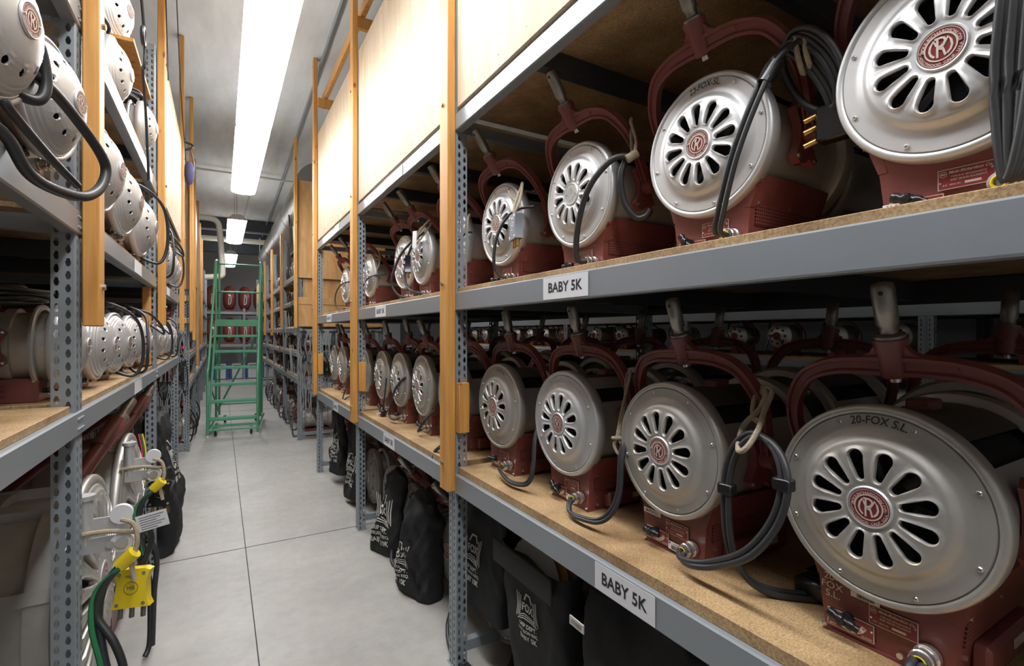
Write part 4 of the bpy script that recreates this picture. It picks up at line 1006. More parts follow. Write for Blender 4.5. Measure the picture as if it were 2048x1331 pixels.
wt = world_tube([(-.36,1.18,2.30),(-.333,1.25,2.11),(-.3145,1.33,2.083),(-.306,1.35,2.013),(-.315,1.34,1.968),(-.345,1.32,1.967),(-.38,1.30,1.99)], .0105, 'rubber', n=12)
single('heavy_cable', wt, 'short thick black cable curving down over the leftmost domed lamp', 'cable', smooth=60)
wt = world_tube([(-.37,1.12,2.05),(-.346,1.25,2.014),(-.311,1.38,2.015),(-.281,1.5,1.985),(-.255,1.58,1.94),(-.250,1.6,1.905),(-.258,1.57,1.855),(-.277,1.5,1.817),(-.31,1.42,1.81),(-.334,1.35,1.823),(-.353,1.3,1.876),(-.39,1.27,1.90)], .0115, 'rubber', n=12)
single('heavy_cable', wt, 'long thick black cable loop hanging out into the aisle from the left shelf', 'cable', smooth=60)
wt = world_tube([(-.345,1.26,1.93),(-.3375,1.28,1.914),(-.318,1.42,1.88),(-.296,1.55,1.853)], .009, 'rubber', n=10)
single('heavy_cable', wt, 'straight end of black cable lying in front of the left middle beam', 'cable', smooth=60)
for i, (y, co, lo) in enumerate(((2.10, 0, None), (2.46, 1, None), (2.86, 2, 0), (3.27, 1, 1), (3.67, 0, 2))):
    left_lamp(-.60-.02*(i == 0), y, LOWZ, .73, (0, 3, 9, 6, 2)[i], 'domed silver spotlight on the lowest left shelf, %s from the camera' % ordn[i], -38, co, lo)
for i, (y, co, lo) in enumerate(((4.12, 0, 2), (4.52, 1, 0), (4.92, 2, None), (5.32, 0, 1), (5.68, 1, None))):
    left_lamp(-.60, y, LOWZ, .73, 4, 'domed silver spotlight on the lowest left shelf beyond the second post, %s from it' % ordn[i], -38, co, lo)
for i, (y, lo) in enumerate(((2.20, None), (2.66, None), (3.36, 0))):
    left_lamp((-.557, -.557, -.60)[i], y, MIDZ, (.79, .79, .88)[i], (9, 7, 5)[i], 'domed silver spotlight on the middle left shelf past the nearest post, %s of three' % ordn[i], -78, (None, None, 1)[i], lo)
for i, (y, lo) in enumerate(((4.15, 1), (4.60, 2), (5.0, 0), (5.4, None))):
    left_lamp(-.58, y, MIDZ, .8, 3, 'domed silver spotlight on the middle left shelf past the second post, %s of four' % ordn[i], -80, None, lo)
left_lamp(-.555, 3.46, TOPZ, .72, 4, 'small domed spotlight with coiled cable on the top left beam level', -30, 2)
left_lamp(-.62, 2.85, TOPZ, .8, 4, 'domed spotlight on the top left shelf hidden behind the nearest pine post', -30, 1)
left_lamp(-.70, 3.36, 3.0, .88, 14, 'topmost domed spotlight on the left near the top of the picture', -35, None, None)
for i, y in enumerate((1.95, 2.4, 2.85, 3.3, 3.75, 4.3, 4.8, 5.3)):
    make_spot((-1.28, y, LOWZ), 0, 'dim back-row spotlight on the lowest left shelf, %s from the camera' % ordn[i], lean=30, old=True, group='back row spotlights on the left rack', detail=0, scale=.73)
# ---- ropes on the left posts
def cord(pts, label, r=.004, m='rubber', name='hanging_cord'):
    bb = MB(); bb.tube(pts, r, m, n=6); return single(name, bb, label, 'cord', smooth=60)
cord([(-.33,2.35,3.6),(-.30,2.75,2.93),(-.30,2.80,2.72),(-.31,2.84,2.72),(-.31,2.95,2.55),(-.31,3.05,2.30),(-.31,3.06,2.26)], 'dark cord with a knotted eye hanging between the first two left posts', .006)
bb = MB(); bb.tube([(-.30,2.77+.035*cos(radians(a)),2.84+.035*sin(radians(a))) for a in range(0,360,40)], .009, 'rubber', 8, closed=True); single('cable_eye', bb, 'black rope eye knotted in the dark cord on the left', 'cord')
cord([(-.30,3.55,4.2),(-.30,3.86,3.55),(-.30,3.96,3.33),(-.30,4.0,3.18),(-.30,3.97,3.25)], 'thin cord with a hook running down the second left pine post', .004)
cord([(-.29,4.3,4.4),(-.29,5.0,3.6),(-.29,5.86,3.05),(-.29,5.9,2.6),(-.29,5.95,1.6),(-.28,5.9,1.35)], 'thin cord running down the third left pine post', .004)
bb = MB(); bb.lathe([(0,-.14),(.03,-.11),(.045,-.03),(.038,.06),(.015,.10),(0,.10)], 'violet', 'Z', 14); single('cloth_bundle', bb, 'violet cloth bundle tied high on the third left post', 'cloth bundle', (-.27, 5.93, 3.12))
bb = MB(); bb.tube([(.0,.0,.1),(.03,.02,.02),(.05,.03,-.10),(.03,.0,-.17),(.0,.0,-.15),(-.01,0,-.05)], .006, 'rubber', 8)
bb.tube([(-.03,.0,.05),(.03,.0,.08),(.03,.02,.12),(-.03,.02,.14),(-.03,0,.17)], .012, 'rubber', 8); single('cord_knot', bb, 'black cord knot above the violet bundle on the third left post', 'cord', (-.28, 5.93, 3.28))
# ================================================================ BIG LAMPS UNDER THE LEFT RACK
RB = .40
domeB = [(RB*.905, .008), (RB*.88, .012), (RB*.84, .022), (RB*.72, .032), (RB*.5, .038), (RB*.3, .04), (RB*.2, .04), (0, .04)]
ME['coverB'] = cover_mesh(RB, domeB, 24, (RB*.75, RB*.045, RB*.40, RB*.018), RB*.33, RB*.83, 'silver2')
domeF = [(RC*.905, .006), (RC*.86, .007), (RC*.80, .016), (RC*.6, .026), (RC*.3, .032), (RC*.2, .034), (0, .034)]
ME['coverF'] = cover_mesh(RC, domeF, 8, (RC*.62, RC*.05, RC*.61, RC*.05), RC*.45, RC*.76, 'dusty', .4, .01)
def big_lamp(x, y, label, yoke=None):
    t = thing('large_studio_spotlight', label, 'spotlight', (x, y, 0), pi, 'big spotlights on the floor under the left rack')
    R = RB*.93; b = MB(); zc = .56
    b.lathe([(R*.97,-.31),(R*.97,-.22),(R*.9,-.218),(R*.9,-.10),(R*.97,-.098),(R*.97,.0),(R*.9,.002),(R*.9,.12),(R*.97,.122),(R*.97,.24),(R*.9,.26),(R*.9,.34)], 'silver2', 'X', 72, (0,0,zc))
    b.lathe([(R*.88,.33),(R*.3,.34),(0,.34)], 'dark', 'X', 40, (0,0,zc)); b.lathe([(R*.9,-.27),(0,-.27)], 'dark', 'X', 40, (0,0,zc))
    for a in (200, 250, 290, 340): b.box(-.3, .33, -.02, .02, R*.9, R*1.0, 'silver2', Matrix.Translation((0,0,zc)) @ Matrix.Rotation(radians(a+90), 4, 'X'))
    part('drum', b, t)
    b = MB(); b.hexa([(-.28,-.22,.0),(.30,-.22,.0),(.30,.22,.0),(-.28,.22,.0)], [(-.28,-.25,.23),(.30,-.25,.23),(.30,.25,.23),(-.28,.25,.23)], 'maroon'); part('base_housing', b, t, smooth=0)
    cv = part('back_cover', ME['coverB'], t, None, (-.32, 0, zc)); o = part('badge', ME['badge'], cv, 'maroon round badge with monogram', (-.0395, 0, 0)); o.scale = (1, 2, 2)
    for k in range(12):
        a = radians(15+30*k); part('screw', ME['screw'], cv, None, (-.009, RB*.87*cos(a), RB*.87*sin(a)))
    return t
bl1 = big_lamp(-.74, 2.40, 'huge silver spotlight on the floor under the left rack beside the nearest upright')
bl2 = big_lamp(-.74, 3.32, 'huge silver spotlight on the floor under the left rack with a black plug')
def wpart(t, name, mb, label=None):
    o = part(name, mb, t, label); o.matrix_parent_inverse = t.matrix_basis.inverted(); return o
for t, dy, col in ((bl1, 0, 'plugY'), (bl2, .92, 'plugK')):
    b = MB(); b.tube([(-.62,2.0+dy,.58),(-.60,2.17+dy,.69),(-.50,2.55+dy,.90),(-.44,2.80+dy,1.02)], .030, 'maroon', 14, sub=4)
    b.tube([(-.95,2.86+dy,.58),(-.80,2.86+dy,.80),(-.60,2.84+dy,.98),(-.44,2.80+dy,1.02)], .022, 'maroon', 12, sub=4)
    b.cyl((-.455,2.76+dy,1.0),(-.41,2.90+dy,1.09),.036,'maroon',18); wpart(t, 'yoke', b)
    b = MB(); b.cyl((-.41,2.90+dy,1.09),(-.40,2.925+dy,1.105),.036,'zinc',18); b.cyl((-.405,2.92+dy,1.10),(-.375,3.02+dy,1.17),.024,'zinc',18); wpart(t, 'spud', b)
    # latch with two white rollers
    b = MB(); b.box(-.40,-.27,2.10+dy,2.108+dy,.775,.825,'silver'); b.box(-.42,-.30,2.13+dy,2.138+dy,.83,.88,'silver')
    b.cyl((-.285,2.112+dy,.80),(-.285,2.092+dy,.80),.032,'white',20); b.cyl((-.29,2.140+dy,.885),(-.29,2.120+dy,.885),.032,'white',20)
    b.cyl((-.285,2.09+dy,.80),(-.285,2.085+dy,.80),.018,'chrome',14); b.cyl((-.315,2.095+dy,.80),(-.315,2.085+dy,.80),.012,'chrome',10)
    b.cyl((-.385,2.12+dy,.80),(-.385,2.12+dy,.95),.022,'silver',14); b.cyl((-.385,2.12+dy,.95),(-.385,2.12+dy,.965),.028,'silver',14)
    b.tube([(-.42,2.10+dy,.84),(-.33,2.09+dy,.845),(-.25,2.085+dy,.83)], .008, 'rope', 8)
    wpart(t, 'door_latch', b, 'silver latch with two white rollers')
    b = MB(); b.tube([(-.285,2.08+dy,.88),(-.25,2.07+dy,.86),(-.24,2.06+dy,.80),(-.255,2.06+dy,.74),(-.245,2.05+dy,.68)], .008, 'rope', 8); wpart(t, 'rope_loop', b)
    b = MB(); b.cyl((-.285,2.06+dy,.735),(-.245,2.05+dy,.775),.022,'yellow',14); wpart(t, 'strain_relief', b, 'yellow plastic strain relief')
    b = MB()
    b.tube([(-.285,2.06+dy,.735),(-.325,2.05+dy,.68),(-.335,2.03+dy,.60),(-.32,2.0+dy,.50),(-.295,1.97+dy,.38),(-.285,1.95+dy,.25),(-.285,1.93+dy,.06),(-.30,1.9+dy,.012)], .0115, 'rubber', 10)
    b.tube([(-.29,2.05+dy,.73),(-.330,2.04+dy,.675),(-.338,2.025+dy,.60),(-.29,1.99+dy,.52),(-.262,1.97+dy,.42),(-.27,1.95+dy,.27),(-.275,1.93+dy,.04)], .0115, 'rubber', 10)
    b.tube([(-.285,2.045+dy,.735),(-.345,2.04+dy,.67),(-.350,2.01+dy,.58),(-.325,1.98+dy,.48),(-.305,1.96+dy,.38),(-.30,1.94+dy,.25)], .008, 'green_c', 8)
    b.tube([(-.245,2.2+dy,.68),(-.255,2.19+dy,.75),(-.23,2.2+dy,.80),(-.215,2.2+dy,.75),(-.245,2.18+dy,.66)], .010, 'rubber', 8)
    pc = wpart(t, 'power_cable', b)
    o = part('stage_plug', ME[col], t, 'yellow three-pin plug' if col == 'plugY' else 'black three-pin plug'); o.matrix_parent_inverse = t.matrix_basis.inverted()
    o.location = (-.258, 2.13+dy, .635 if col == 'plugY' else .70); o.rotation_euler = (0, radians(8), radians(75)); o.scale = (1.2,)*3
b = MB(); b.box(-.045,.045,-.0005,.0005,-.028,.028,'white'); [b.box(-.036,.036-.012*(q%3),-.0012,-.0006,.018-.008*q,.0195-.008*q,'ink') for q in range(6)]; o = wpart(bl1, 'paper_tag', b, 'white paper tag'); o.location = (-.20, 2.08, .86); o.rotation_euler = (0, radians(-12), radians(-8))
# ================================================================ CANVAS BAGS AND FLOOR LAMPS
def bag_mb(w, d, h, seed, taper=.1, sag=.03, wr=.012, skew=0.0, open_top=False):
    b = MB(); nz, na = 28, 56; vs = []; fs = []
    for j in range(nz+1):
        t = j/nz; z = h*t
        ww = w/2*(1-taper*t)*(1+.05*sin(t*5+seed)); dd = d/2*((.25+.75*min(1, (1-t)*1.6)) if not open_top else (.55+.35*t))*(1 if t > .03 else .9)
        for k in range(na):
            a = 2*pi*k/na; c, s_ = cos(a), sin(a); e = .55
            x = -dd*math.copysign(abs(c)**e, c); y = ww*math.copysign(abs(s_)**e, s_)
            n = noise.noise(Vector((x*5+seed, y*5, z*3.0+seed)))*2; n2 = noise.noise(Vector((x*14+seed, y*22+z*9, z*4)))*1.7-abs(noise.noise(Vector((x*6, y*11-z*7+seed, z*3+seed))))*2.2
            f = wr*(n+n2*.6)*min(1, t*6+.2)
            vs.append((x*(1+f*3)+c*f*-1.2, y+s_*f*1.2+skew*t, z+(sag*(-abs(y)/w) if t > .9 else 0)))
    for j in range(nz):
        for k in range(na):
            k2 = (k+1) % na; fs.append((j*na+k, j*na+k2, (j+1)*na+k2, (j+1)*na+k))
    fs.append(tuple(range(na)))
    if not open_top: fs.append(tuple(nz*na+k for k in range(na)))
    b.add(vs, fs, 'bag'); return b
def fox_print(bagmb, yc, zc, s, lines=('GRIP DEPT.', 'DIFFUSION REQ.', 'BABY 10K'), ang=0):
    bv = BVHTree.FromPolygons([Vector(v) for v in bagmb.v], bagmb.f)
    t = MB(); I = Matrix.Identity(4)
    for k in range(3):
        t.ribbon([(-.56+.085*k, -.30+.05*k), (-.50+.07*k, .10), (-.56+.10*k, .55-.04*k)], .035, 'bagprint', I)
        t.ribbon([(.56-.085*k, -.30+.05*k), (.50-.07*k, .10), (.56-.10*k, .55-.04*k)], .035, 'bagprint', I)
        t.ribbon([(-.50+.05*k, -.36+.075*k), (-.15, -.26+.075*k), (.2, -.27+.07*k), (.50-.05*k, -.37+.07*k)], .03, 'bagprint', I)
    t.ribbon([(-.20,.34),(-.08,.58),(.16,.58),(.26,.36)], .07, 'bagprint', I)
    add_text(t, 'FOX', .36, 'bagprint', Matrix.Translation((0,.10,0)), .035, .85)
    for k, l in enumerate(lines): add_text(t, l, (.20,.155,.24)[k], 'bagprint', Matrix.Translation((.0,-.50-.20*k-(.03 if k == 2 else 0),0)), .03, .9)
    # refine + conform to the cloth
    out = MB(); ca, sa = cos(ang), sin(ang)
    vs = []
    for (x, y, z) in t.v:
        x2, y2 = (x*ca-y*sa)*s, (x*sa+y*ca)*s
        p = Vector((-1, yc-x2, zc+y2)); hit = bv.ray_cast(p, Vector((1,0,0)))
        vs.append((hit[0].x-.0065, p.y, p.z) if hit[0] is not None else (-.0, p.y, p.z))
    out.add(vs, t.f, 'bagprint'); return out
def canvas_bag(x, y, w, d, h, seed, label, pr=None, rotz=0, z=.002, group='black canvas bags under the right rack', **k):
    t = thing('canvas_bag', label, 'bag', (x, y, z), rotz, group)
    b = bag_mb(w, d, h, seed, **k); part('bag_body', b, t, smooth=80)
    if pr: part('bag_print', fox_print(b, *pr), t, 'pale printed emblem with the words FOX, GRIP DEPT.', smooth=0)
    return t
def floor_lamp(x, y, label, rotz=0, sc=1.25, lean=55, kind='dome'):
    t = make_spot((x+.12, y, .002), rotz, label, lean=lean, kind=kind, old=True, group='spotlights on the floor under the right rack', scale=sc, twist=6, cover='coverF')
    return t
fls = [(1.36, .62, 'maroon based floor spotlight hidden behind the largest black bag'), (1.36, 1.30, 'floor spotlight behind the open bag of round scrims, right rack'),
       (1.34, 2.06, 'floor spotlight under the bag just right of the nearest upright, cable loop in front'), (1.33, 2.62, 'floor spotlight left of the nearest right upright, rim seen behind a draped bag'),
       (1.30, 3.14, 'floor spotlight with round vent holes between the two draped bags'), (1.32, 3.66, 'floor spotlight just behind the second right upright'),
       (1.32, 4.25, 'floor spotlight in the third right bay behind the second upright'), (1.28, 4.85, 'floor spotlight in the third right bay facing the aisle'), (1.30, 5.4, 'farthest floor spotlight under the right rack')]
FLT = []
for i, (x, y, l) in enumerate(fls):
    t = floor_lamp(x, y, l, radians((-4, 6, 3, 8, 0, 5, 0, 14, 4)[i]), 1.22 if i != 7 else 1.1, (50, 35, 30, 42, 38, 20, 25, 40, 30)[i]); FLT.append(t)
b = MB(); b.tube([(-.24,-.072,.042),(-.33,-.15,.03),(-.40,-.10,.012),(-.42,.05,.012),(-.38,.16,.05),(-.33,.19,.15),(-.30,.17,.24)], .0095, 'rubber', 10)
b.tube([(-.24,-.08,.042),(-.34,-.17,.03),(-.42,-.12,.014),(-.44,.04,.014),(-.40,.18,.05),(-.34,.21,.15)], .0095, 'rubber', 10); part('power_cable', b, FLT[2])
b = MB(); b.tube([(-.24,-.072,.042),(-.32,-.12,.01),(-.38,.0,.01),(-.34,.12,.08),(-.31,.16,.2)], .009, 'rubber', 10); part('power_cable', b, FLT[4])
bagD = canvas_bag(1.035, 1.53, .37, .19, .69, 3, 'open black bag with round scrims sticking out and pale print, right of the crossbar', (-.01, .485, .105, ('GRIP DEPT.', 'DIFFUSION REQ.', 'BABY 5K')), taper=-.10, open_top=True, wr=.008)
b = MB(); b.box(-.105, -.096, -.20, .20, .60, .69, 'bag', bev=.003); part('top_band', b, bagD, 'stiff folded top band')
for i, (dx, dz, m) in enumerate(((0.0, 0, 'bagprint'), (.028, .015, 'pine'), (.056, .03, 'silver2'))):
    b = MB(); b.lathe([(0,-.003),(.168,-.003),(.173,0),(.168,.003),(0,.003)], m, 'X', 48); 
    single('round_scrim', b, ('pale round scrim in front in the open bag','copper rimmed round scrim in the middle of the open bag','rearmost round scrim in the open bag')[i], 'scrim', (1.00+dx, 1.54-.01*i, .560+dz), (0, radians(6), 0), 'round scrims in the open bag')
canvas_bag(1.02, .94, .60, .20, .73, 11, 'plain black bag with a small pale tag, right of the open bag', None, wr=.016)
b = MB(); b.box(-.002,.002,-.033,.033,-.013,.013,'bagprint'); b.box(-.0026,.0,-.024,.024,-.006,.006,'zinc')
single('bag_tag', b, 'small pale name tag on the plain black bag', 'tag', (.912, 1.17, .635))
canvas_bag(1.02, .30, .60, .22, .72, 17, 'black bag at the bottom edge of the picture under the BABY 5K label', None, wr=.018)
canvas_bag(1.035, 2.00, .42, .11, .54, 5, 'black bag with pale print hanging just right of the nearest upright', (.02, .25, .13), z=.26, wr=.008, taper=-.05)
canvas_bag(1.00, 2.76, .34, .18, .62, 8, 'slumped black bag with pale print in front of the floor spotlights', (.05, .21, .14), radians(10), wr=.022, skew=-.07, taper=.42, sag=.25)
canvas_bag(.985, 3.36, .27, .13, .60, 21, 'slim black bag with large pale print beside the second right upright', (.0, .28, .20), radians(24), wr=.018, skew=-.10, taper=.25, sag=.2)
canvas_bag(1.02, 4.45, .26, .13, .66, 27, 'black bag with pale print in the third right bay', (.0, .30, .17), radians(16), z=.05, wr=.02)
canvas_bag(1.02, 5.15, .26, .12, .62, 31, 'black bag draped over a spotlight in the third right bay, farther one', (.0, .30, .17), radians(16), z=.1, wr=.02)
canvas_bag(-.38, 4.30, .60, .24, .92, 41, 'tall black bag with white print bulging from under the left rack', (.0, .62, .18), pi, group='black canvas bags under the left rack', wr=.02)
canvas_bag(-.52, 5.1, .5, .2, .8, 45, 'black bag farther under the left rack behind the tall one', None, pi, group='black canvas bags under the left rack', wr=.02)
b = MB(); b.box(-.9,-.40,3.0+.9,3.0+.96,.0+.06,.22,'steel'); single('steel_kick_plate', b, 'grey steel plate low on the second left upright', 'steel plate', smooth=0)
for k, m in enumerate(('badgered','green_c','yellow')):
    b = MB(); b.tube([(-.420+.009*k,3.66,.90),(-.400+.009*k,3.64,.78),(-.405+.009*k,3.62,.62)], .004, m if m != 'badgered' else 'redtape', 8); single('coloured_cord', b, '%s cord hanging in the stripe of three under the left rack' % ('red','green','yellow')[k], 'cord', group='coloured cords under the left rack')
# ================================================================ GREEN ROLLING LADDER
t = thing('rolling_ladder', 'green steel rolling ladder with open steps standing in the aisle', 'ladder', (.17, 8.42, 0), radians(-6))
W2 = .32; NS = 7; rise = .245; run = .135
def st(k): return (-.0+run*(k-1), rise*k)      # local y, z of step k
for k in range(1, NS+1):
    y, z = st(k); b = MB()
    if k < NS: b.box(-W2, W2, y, y+.17, z-.036, z, 'green', bev=.003); b.box(-W2+.01, W2-.01, y+.01, y+.16, z, z+.002, 'tread')
    else: b.box(-W2, W2, y, y+.46, z-.105, z, 'green', bev=.003); b.box(-W2+.01, W2-.01, y+.02, y+.45, z, z+.003, 'tread')
    part('step' if k < NS else 'platform', b, t, smooth=0)
yt, zt = st(NS)
for s in (-1, 1):
    b = MB(); b.tube([(s*W2, -.12, .02), (s*W2, -.13, .9), (s*W2, .02, 1.10), (s*W2, yt-.12, zt+.72), (s*W2, yt+.02, zt+.95), (s*W2, yt+.44, zt+.95)], .017, 'green', 10, sub=5)
    part('handrail', b, t)
    b = MB(); b.tube([(s*W2, -.02, .12), (s*W2, yt, zt-.02)], .017, 'green', 8, sub=1); b.cyl((s*W2,-.12,.10),(s*W2,.0,.14),.014,'green',8); part('stringer', b, t)
    b = MB(); b.cyl((s*W2, yt+.02, .12), (s*W2, yt+.02, zt+.95), .016, 'green', 10); part('rail_post', b, t)
    b = MB(); b.cyl((s*W2, yt+.44, .12), (s*W2, yt+.44, zt+.95), .016, 'green', 10); part('rail_post', b, t)
    b = MB(); b.cyl((s*W2, -.12, .10), (s*(W2+.03), yt+.46, .10), .015, 'green', 8); part('base_tube', b, t)
    b = MB(); b.cyl((s*W2, yt+.02, zt+.48), (s*W2, yt+.44, zt+.48), .013, 'green', 8); part('mid_rail', b, t)
    b = MB(); b.cyl((s*W2, yt+.44, .14), (s*W2*.98, .30, .62), .012, 'green', 8); part('side_brace', b, t)
    for yy in (-.02, yt+.40):
        b = MB(); b.cyl((s*W2*.72-.014, yy, .048), (s*W2*.72+.014, yy, .048), .047, 'blackplastic', 20); b.cyl((s*W2*.72-.018, yy, .048), (s*W2*.72+.018, yy, .048), .03, 'green', 14)
        b.box(s*W2*.72-.022, s*W2*.72+.022, yy-.025, yy+.025, .097, .115, 'green'); part('caster', b, t)
    b = MB(); b.cyl((s*W2, -.12, .0), (s*W2, -.12, .03), .021, 'pipe', 12); part('rubber_foot', b, t)
for z, nm_ in ((.10, 'front_bar'),):
    b = MB(); b.cyl((-W2, -.12, z), (W2, -.12, z), .014, 'green', 8); part(nm_, b, t)
b = MB(); b.box(-W2+.03, W2-.03, -.03, .01, .125, .155, 'green'); part('caster_bar', b, t, smooth=0)
b = MB(); b.cyl((-W2, yt+.44, .25), (W2, yt+.44, zt-.1), .015, 'green', 8); part('back_brace', b, t)
b = MB(); b.cyl((W2, yt+.44, .25), (-W2, yt+.44, zt-.1), .015, 'green', 8)
b2 = MB(); b2.cyl((-W2, yt+.44, .30), (W2, yt+.44, .30), .014, 'green', 8); part('back_bar', b2, t)
for z in (zt+.95, zt+.48):
    b = MB(); b.cyl((-W2, yt+.44, z), (W2, yt+.44, z), .014, 'green', 8); part('back_rail', b, t)
# ================================================================ RED ROUND LAMPS AND CASES AT THE AISLE END
def red_lamp(x, z, label):
    t = thing('round_red_lamp', label, 'lamp', (x, 18.66, z), 0, 'big red lamps on the end rack')
    b = MB(); R = .40; b.lathe([(0,-.19),(R*.5,-.18),(R*.85,-.13),(R,-.05),(R,.05),(R*.85,.13),(R*.5,.18),(0,.19)], 'redlamp', 'X', 36, (0,0,R+.04)); part('lamp_body', b, t)
    for s in (-1, 1):
        b = MB(); b.lathe([(R*.55,s*.15),(R*.6,s*.165),(R*.66,s*.15)], 'silver', 'X', 36, (0,0,R+.04)); part('rim', b, t)
    b = MB(); b.box(-.12,.12,-.2,.2,0,.06,'maroon',bev=.005); part('foot', b, t)
    b = MB(); b.tube([(0,-.41,.55),(.04,-.42,.42),(.02,-.43,.25),(-.03,-.43,.22),(-.02,-.42,.4),(.0,-.41,.55)], .012, 'white', 8)
    b.cyl((-.04,-.41,.52),(.04,-.41,.50),.02,'chrome',10); part('white_strap', b, t, 'white rope strap')
    return t
for r, (z, n_) in enumerate(((2.2, 'upper'), (1.15, 'lower'))):
    for i, x in enumerate((-.22, .25, .69, 1.13, 1.6)):
        red_lamp(x, z, 'big round red lamp on the %s shelf at the aisle end, %s from the left' % (n_, ordn[i]))
for i, x in enumerate((.0, .47, .93, 1.4)):
    tt = thing('equipment_case', 'blue-cornered silver case on the floor at the aisle end, %s from the left' % ordn[i], 'case', (x, 18.7, 0), 0, 'cases under the end rack')
    b = MB(); b.box(-.15, .15, -.25, .25, .02, .50, 'silver', bev=.006); part('case_body', b, tt, smooth=0)
    for s in (-1, 1):
        b = MB(); xs = sorted((s*.15, s*.21)); b.box(xs[0], xs[1], -.26, .26, .0, .52, 'blue', bev=.008); part('case_end', b, tt, 'blue plastic end', smooth=0)
    b = MB(); b.tube([(-.07,-.255,.34),(-.06,-.29,.36),(.06,-.29,.36),(.07,-.255,.34)], .012, 'blackplastic' if i != 2 else 'yellow', 8); part('handle', b, tt)
    b = MB(); b.box(-.12,.12,-.262,-.25,.38,.46,'dark'); part('case_latch_strip', b, tt, smooth=0)
# ================================================================ DUCT, PIPES, CONDUITS, ROOF STEEL
b = MB(); b.cyl((1.30, 7.9, 3.72), (1.30, 16.5, 3.72), .34, 'galv', 40)
for k in range(17): b.lathe([(.34,-.006),(.348,0),(.34,.006)], 'galv', 'Y', 40, (1.30, 8.1+.5*k, 3.72)) if k % 4 == 0 else None
single('air_duct', b, 'round galvanised air duct hanging over the far right rack', 'air duct')
b = MB(); b.box(1.12,1.46,16.1,16.42,3.05,3.42,'galv',bev=.01); single('duct_outlet', b, 'square outlet box at the end of the air duct', 'air duct')
b = MB(); b.cyl((.86, .6, 4.40), (1.08, 17.0, 4.36), .013, 'steel', 10)
single('conduit_pipe', b, 'long thin grey conduit running along the ceiling right of the lights', 'conduit pipe')
b = MB(); b.cyl((-2.4, 10.2, 4.36), (4.8, 10.2, 4.36), .022, 'pipe', 10); single('cross_pipe', b, 'thin white sprinkler pipe crossing under the ceiling before the second light', 'pipe')
b = MB(); b.cyl((.24,8.9,4.445),(.24,8.9,3.9),.03,'pipe',10); single('drop_pipe', b, 'pale drop pipe between the first and second visible light', 'pipe')
b = MB(); b.tube([(-.55,12.9,4.05),(-.20,12.9,4.05),(-.06,12.9,3.98),(-.02,12.9,3.8),(.02,12.9,3.3),(.04,12.9,2.9),(.0,12.9,2.78),(-.3,12.9,2.74)], .06, 'pipe', 14)
b.lathe([(.062,-.02),(.07,0),(.062,.02)],'pipe','Z',16,(.02,12.9,3.3)); single('wrapped_pipe', b, 'white jacketed pipe with elbows descending behind the ladder', 'pipe')
b = MB(); b.box(-2.5, 6.5, 14.6, 14.8, 4.15, 4.44, 'darksteel'); single('roof_beam', b, 'dark steel roof beam crossing above the farther lights', 'roof beam', smooth=0)
b = MB(); b.cyl((-2.4,15.6,4.05),(6.4,15.6,4.05),.07,'pipe',14); single('cross_pipe', b, 'thick white pipe crossing above the farthest light', 'pipe')
b = MB(); b.box(-2.5, 6.5, 16.6, 16.9, 3.85, 4.44, 'darksteel'); single('roof_beam', b, 'deep dark roof girder at the far end of the aisle', 'roof beam', smooth=0)
for i, x in enumerate((1.0, 1.18)):
    b = MB(); b.tube([(x,16.4,4.3),(x,16.4,3.6),(x,16.4,3.0),(x,16.3,2.7)], .012, 'lamphouse', 8); single('conduit_pipe', b, 'vertical thin conduit dropping at the far end, %s one' % ('left','right')[i], 'conduit pipe')
# ================================================================ HANGING CABLES ON THE RACK ENDS
rnd = random.Random(5)
def hank(x, y, z, n, dx, drop, label, m='gcable', group=None, face='y', r=.0042):
    b = MB()
    for q in range(n):
        w = .03+.05*rnd.random(); d = drop*(.7+.4*rnd.random()); o = rnd.uniform(-.03, .03); yy = -rnd.random()*.07
        P = [(o, yy, 0), (o-w*.6, yy-.01, -d*.35), (o-w*.5+rnd.uniform(-.02,.02), yy-.02, -d*.75), (o+rnd.uniform(-.02,.02), yy-.02, -d), (o+w*.5, yy-.02, -d*.7), (o+w*.4, yy-.01, -d*.3), (o+.005, yy, 0)]
        if face == 'x': P = [(-p[1]*1.0, p[0], p[2]) for p in P]
        b.tube(P, r, m, 6, closed=True, sub=4)
    b.cyl((0,.01,.0) if face == 'y' else (-.01,0,0), (0,-.06,.01) if face == 'y' else (.05,0,.01), .004, 'zinc', 6)
    return single('cable_hank', b, label, 'cable', (x, y, z), group=group, smooth=60)
k = 0
for z in (1.53, 1.22, .85):
    for x in (.98, 1.08, 1.18, 1.30, 1.42, 1.55, 1.68, 1.82, 1.96):
        hank(x, 7.43, z, 4, 0, .42 if z > .9 else .55, 'grey cable hank on the far right rack end, %s row, %s from the left' % ({1.53:'top',1.22:'middle',.85:'bottom'}[z], ordn[int((x-.95)/.12)]), 'gcable' if (k % 4) else 'rubber', 'cable hanks on the far right rack end'); k += 1
for z in (1.50, 1.15, .78):
    for i, x in enumerate((-.40, -.52, -.66, -.82, -.98)):
        hank(x, 7.425, z, 4, 0, .42, 'grey cable hank on the far left rack end, %s row, %s from the right' % ({1.5:'top',1.15:'middle',.78:'bottom'}[z], ordn[i]), 'gcable' if (k % 4) else 'rubber', 'cable hanks on the far left rack end'); k += 1
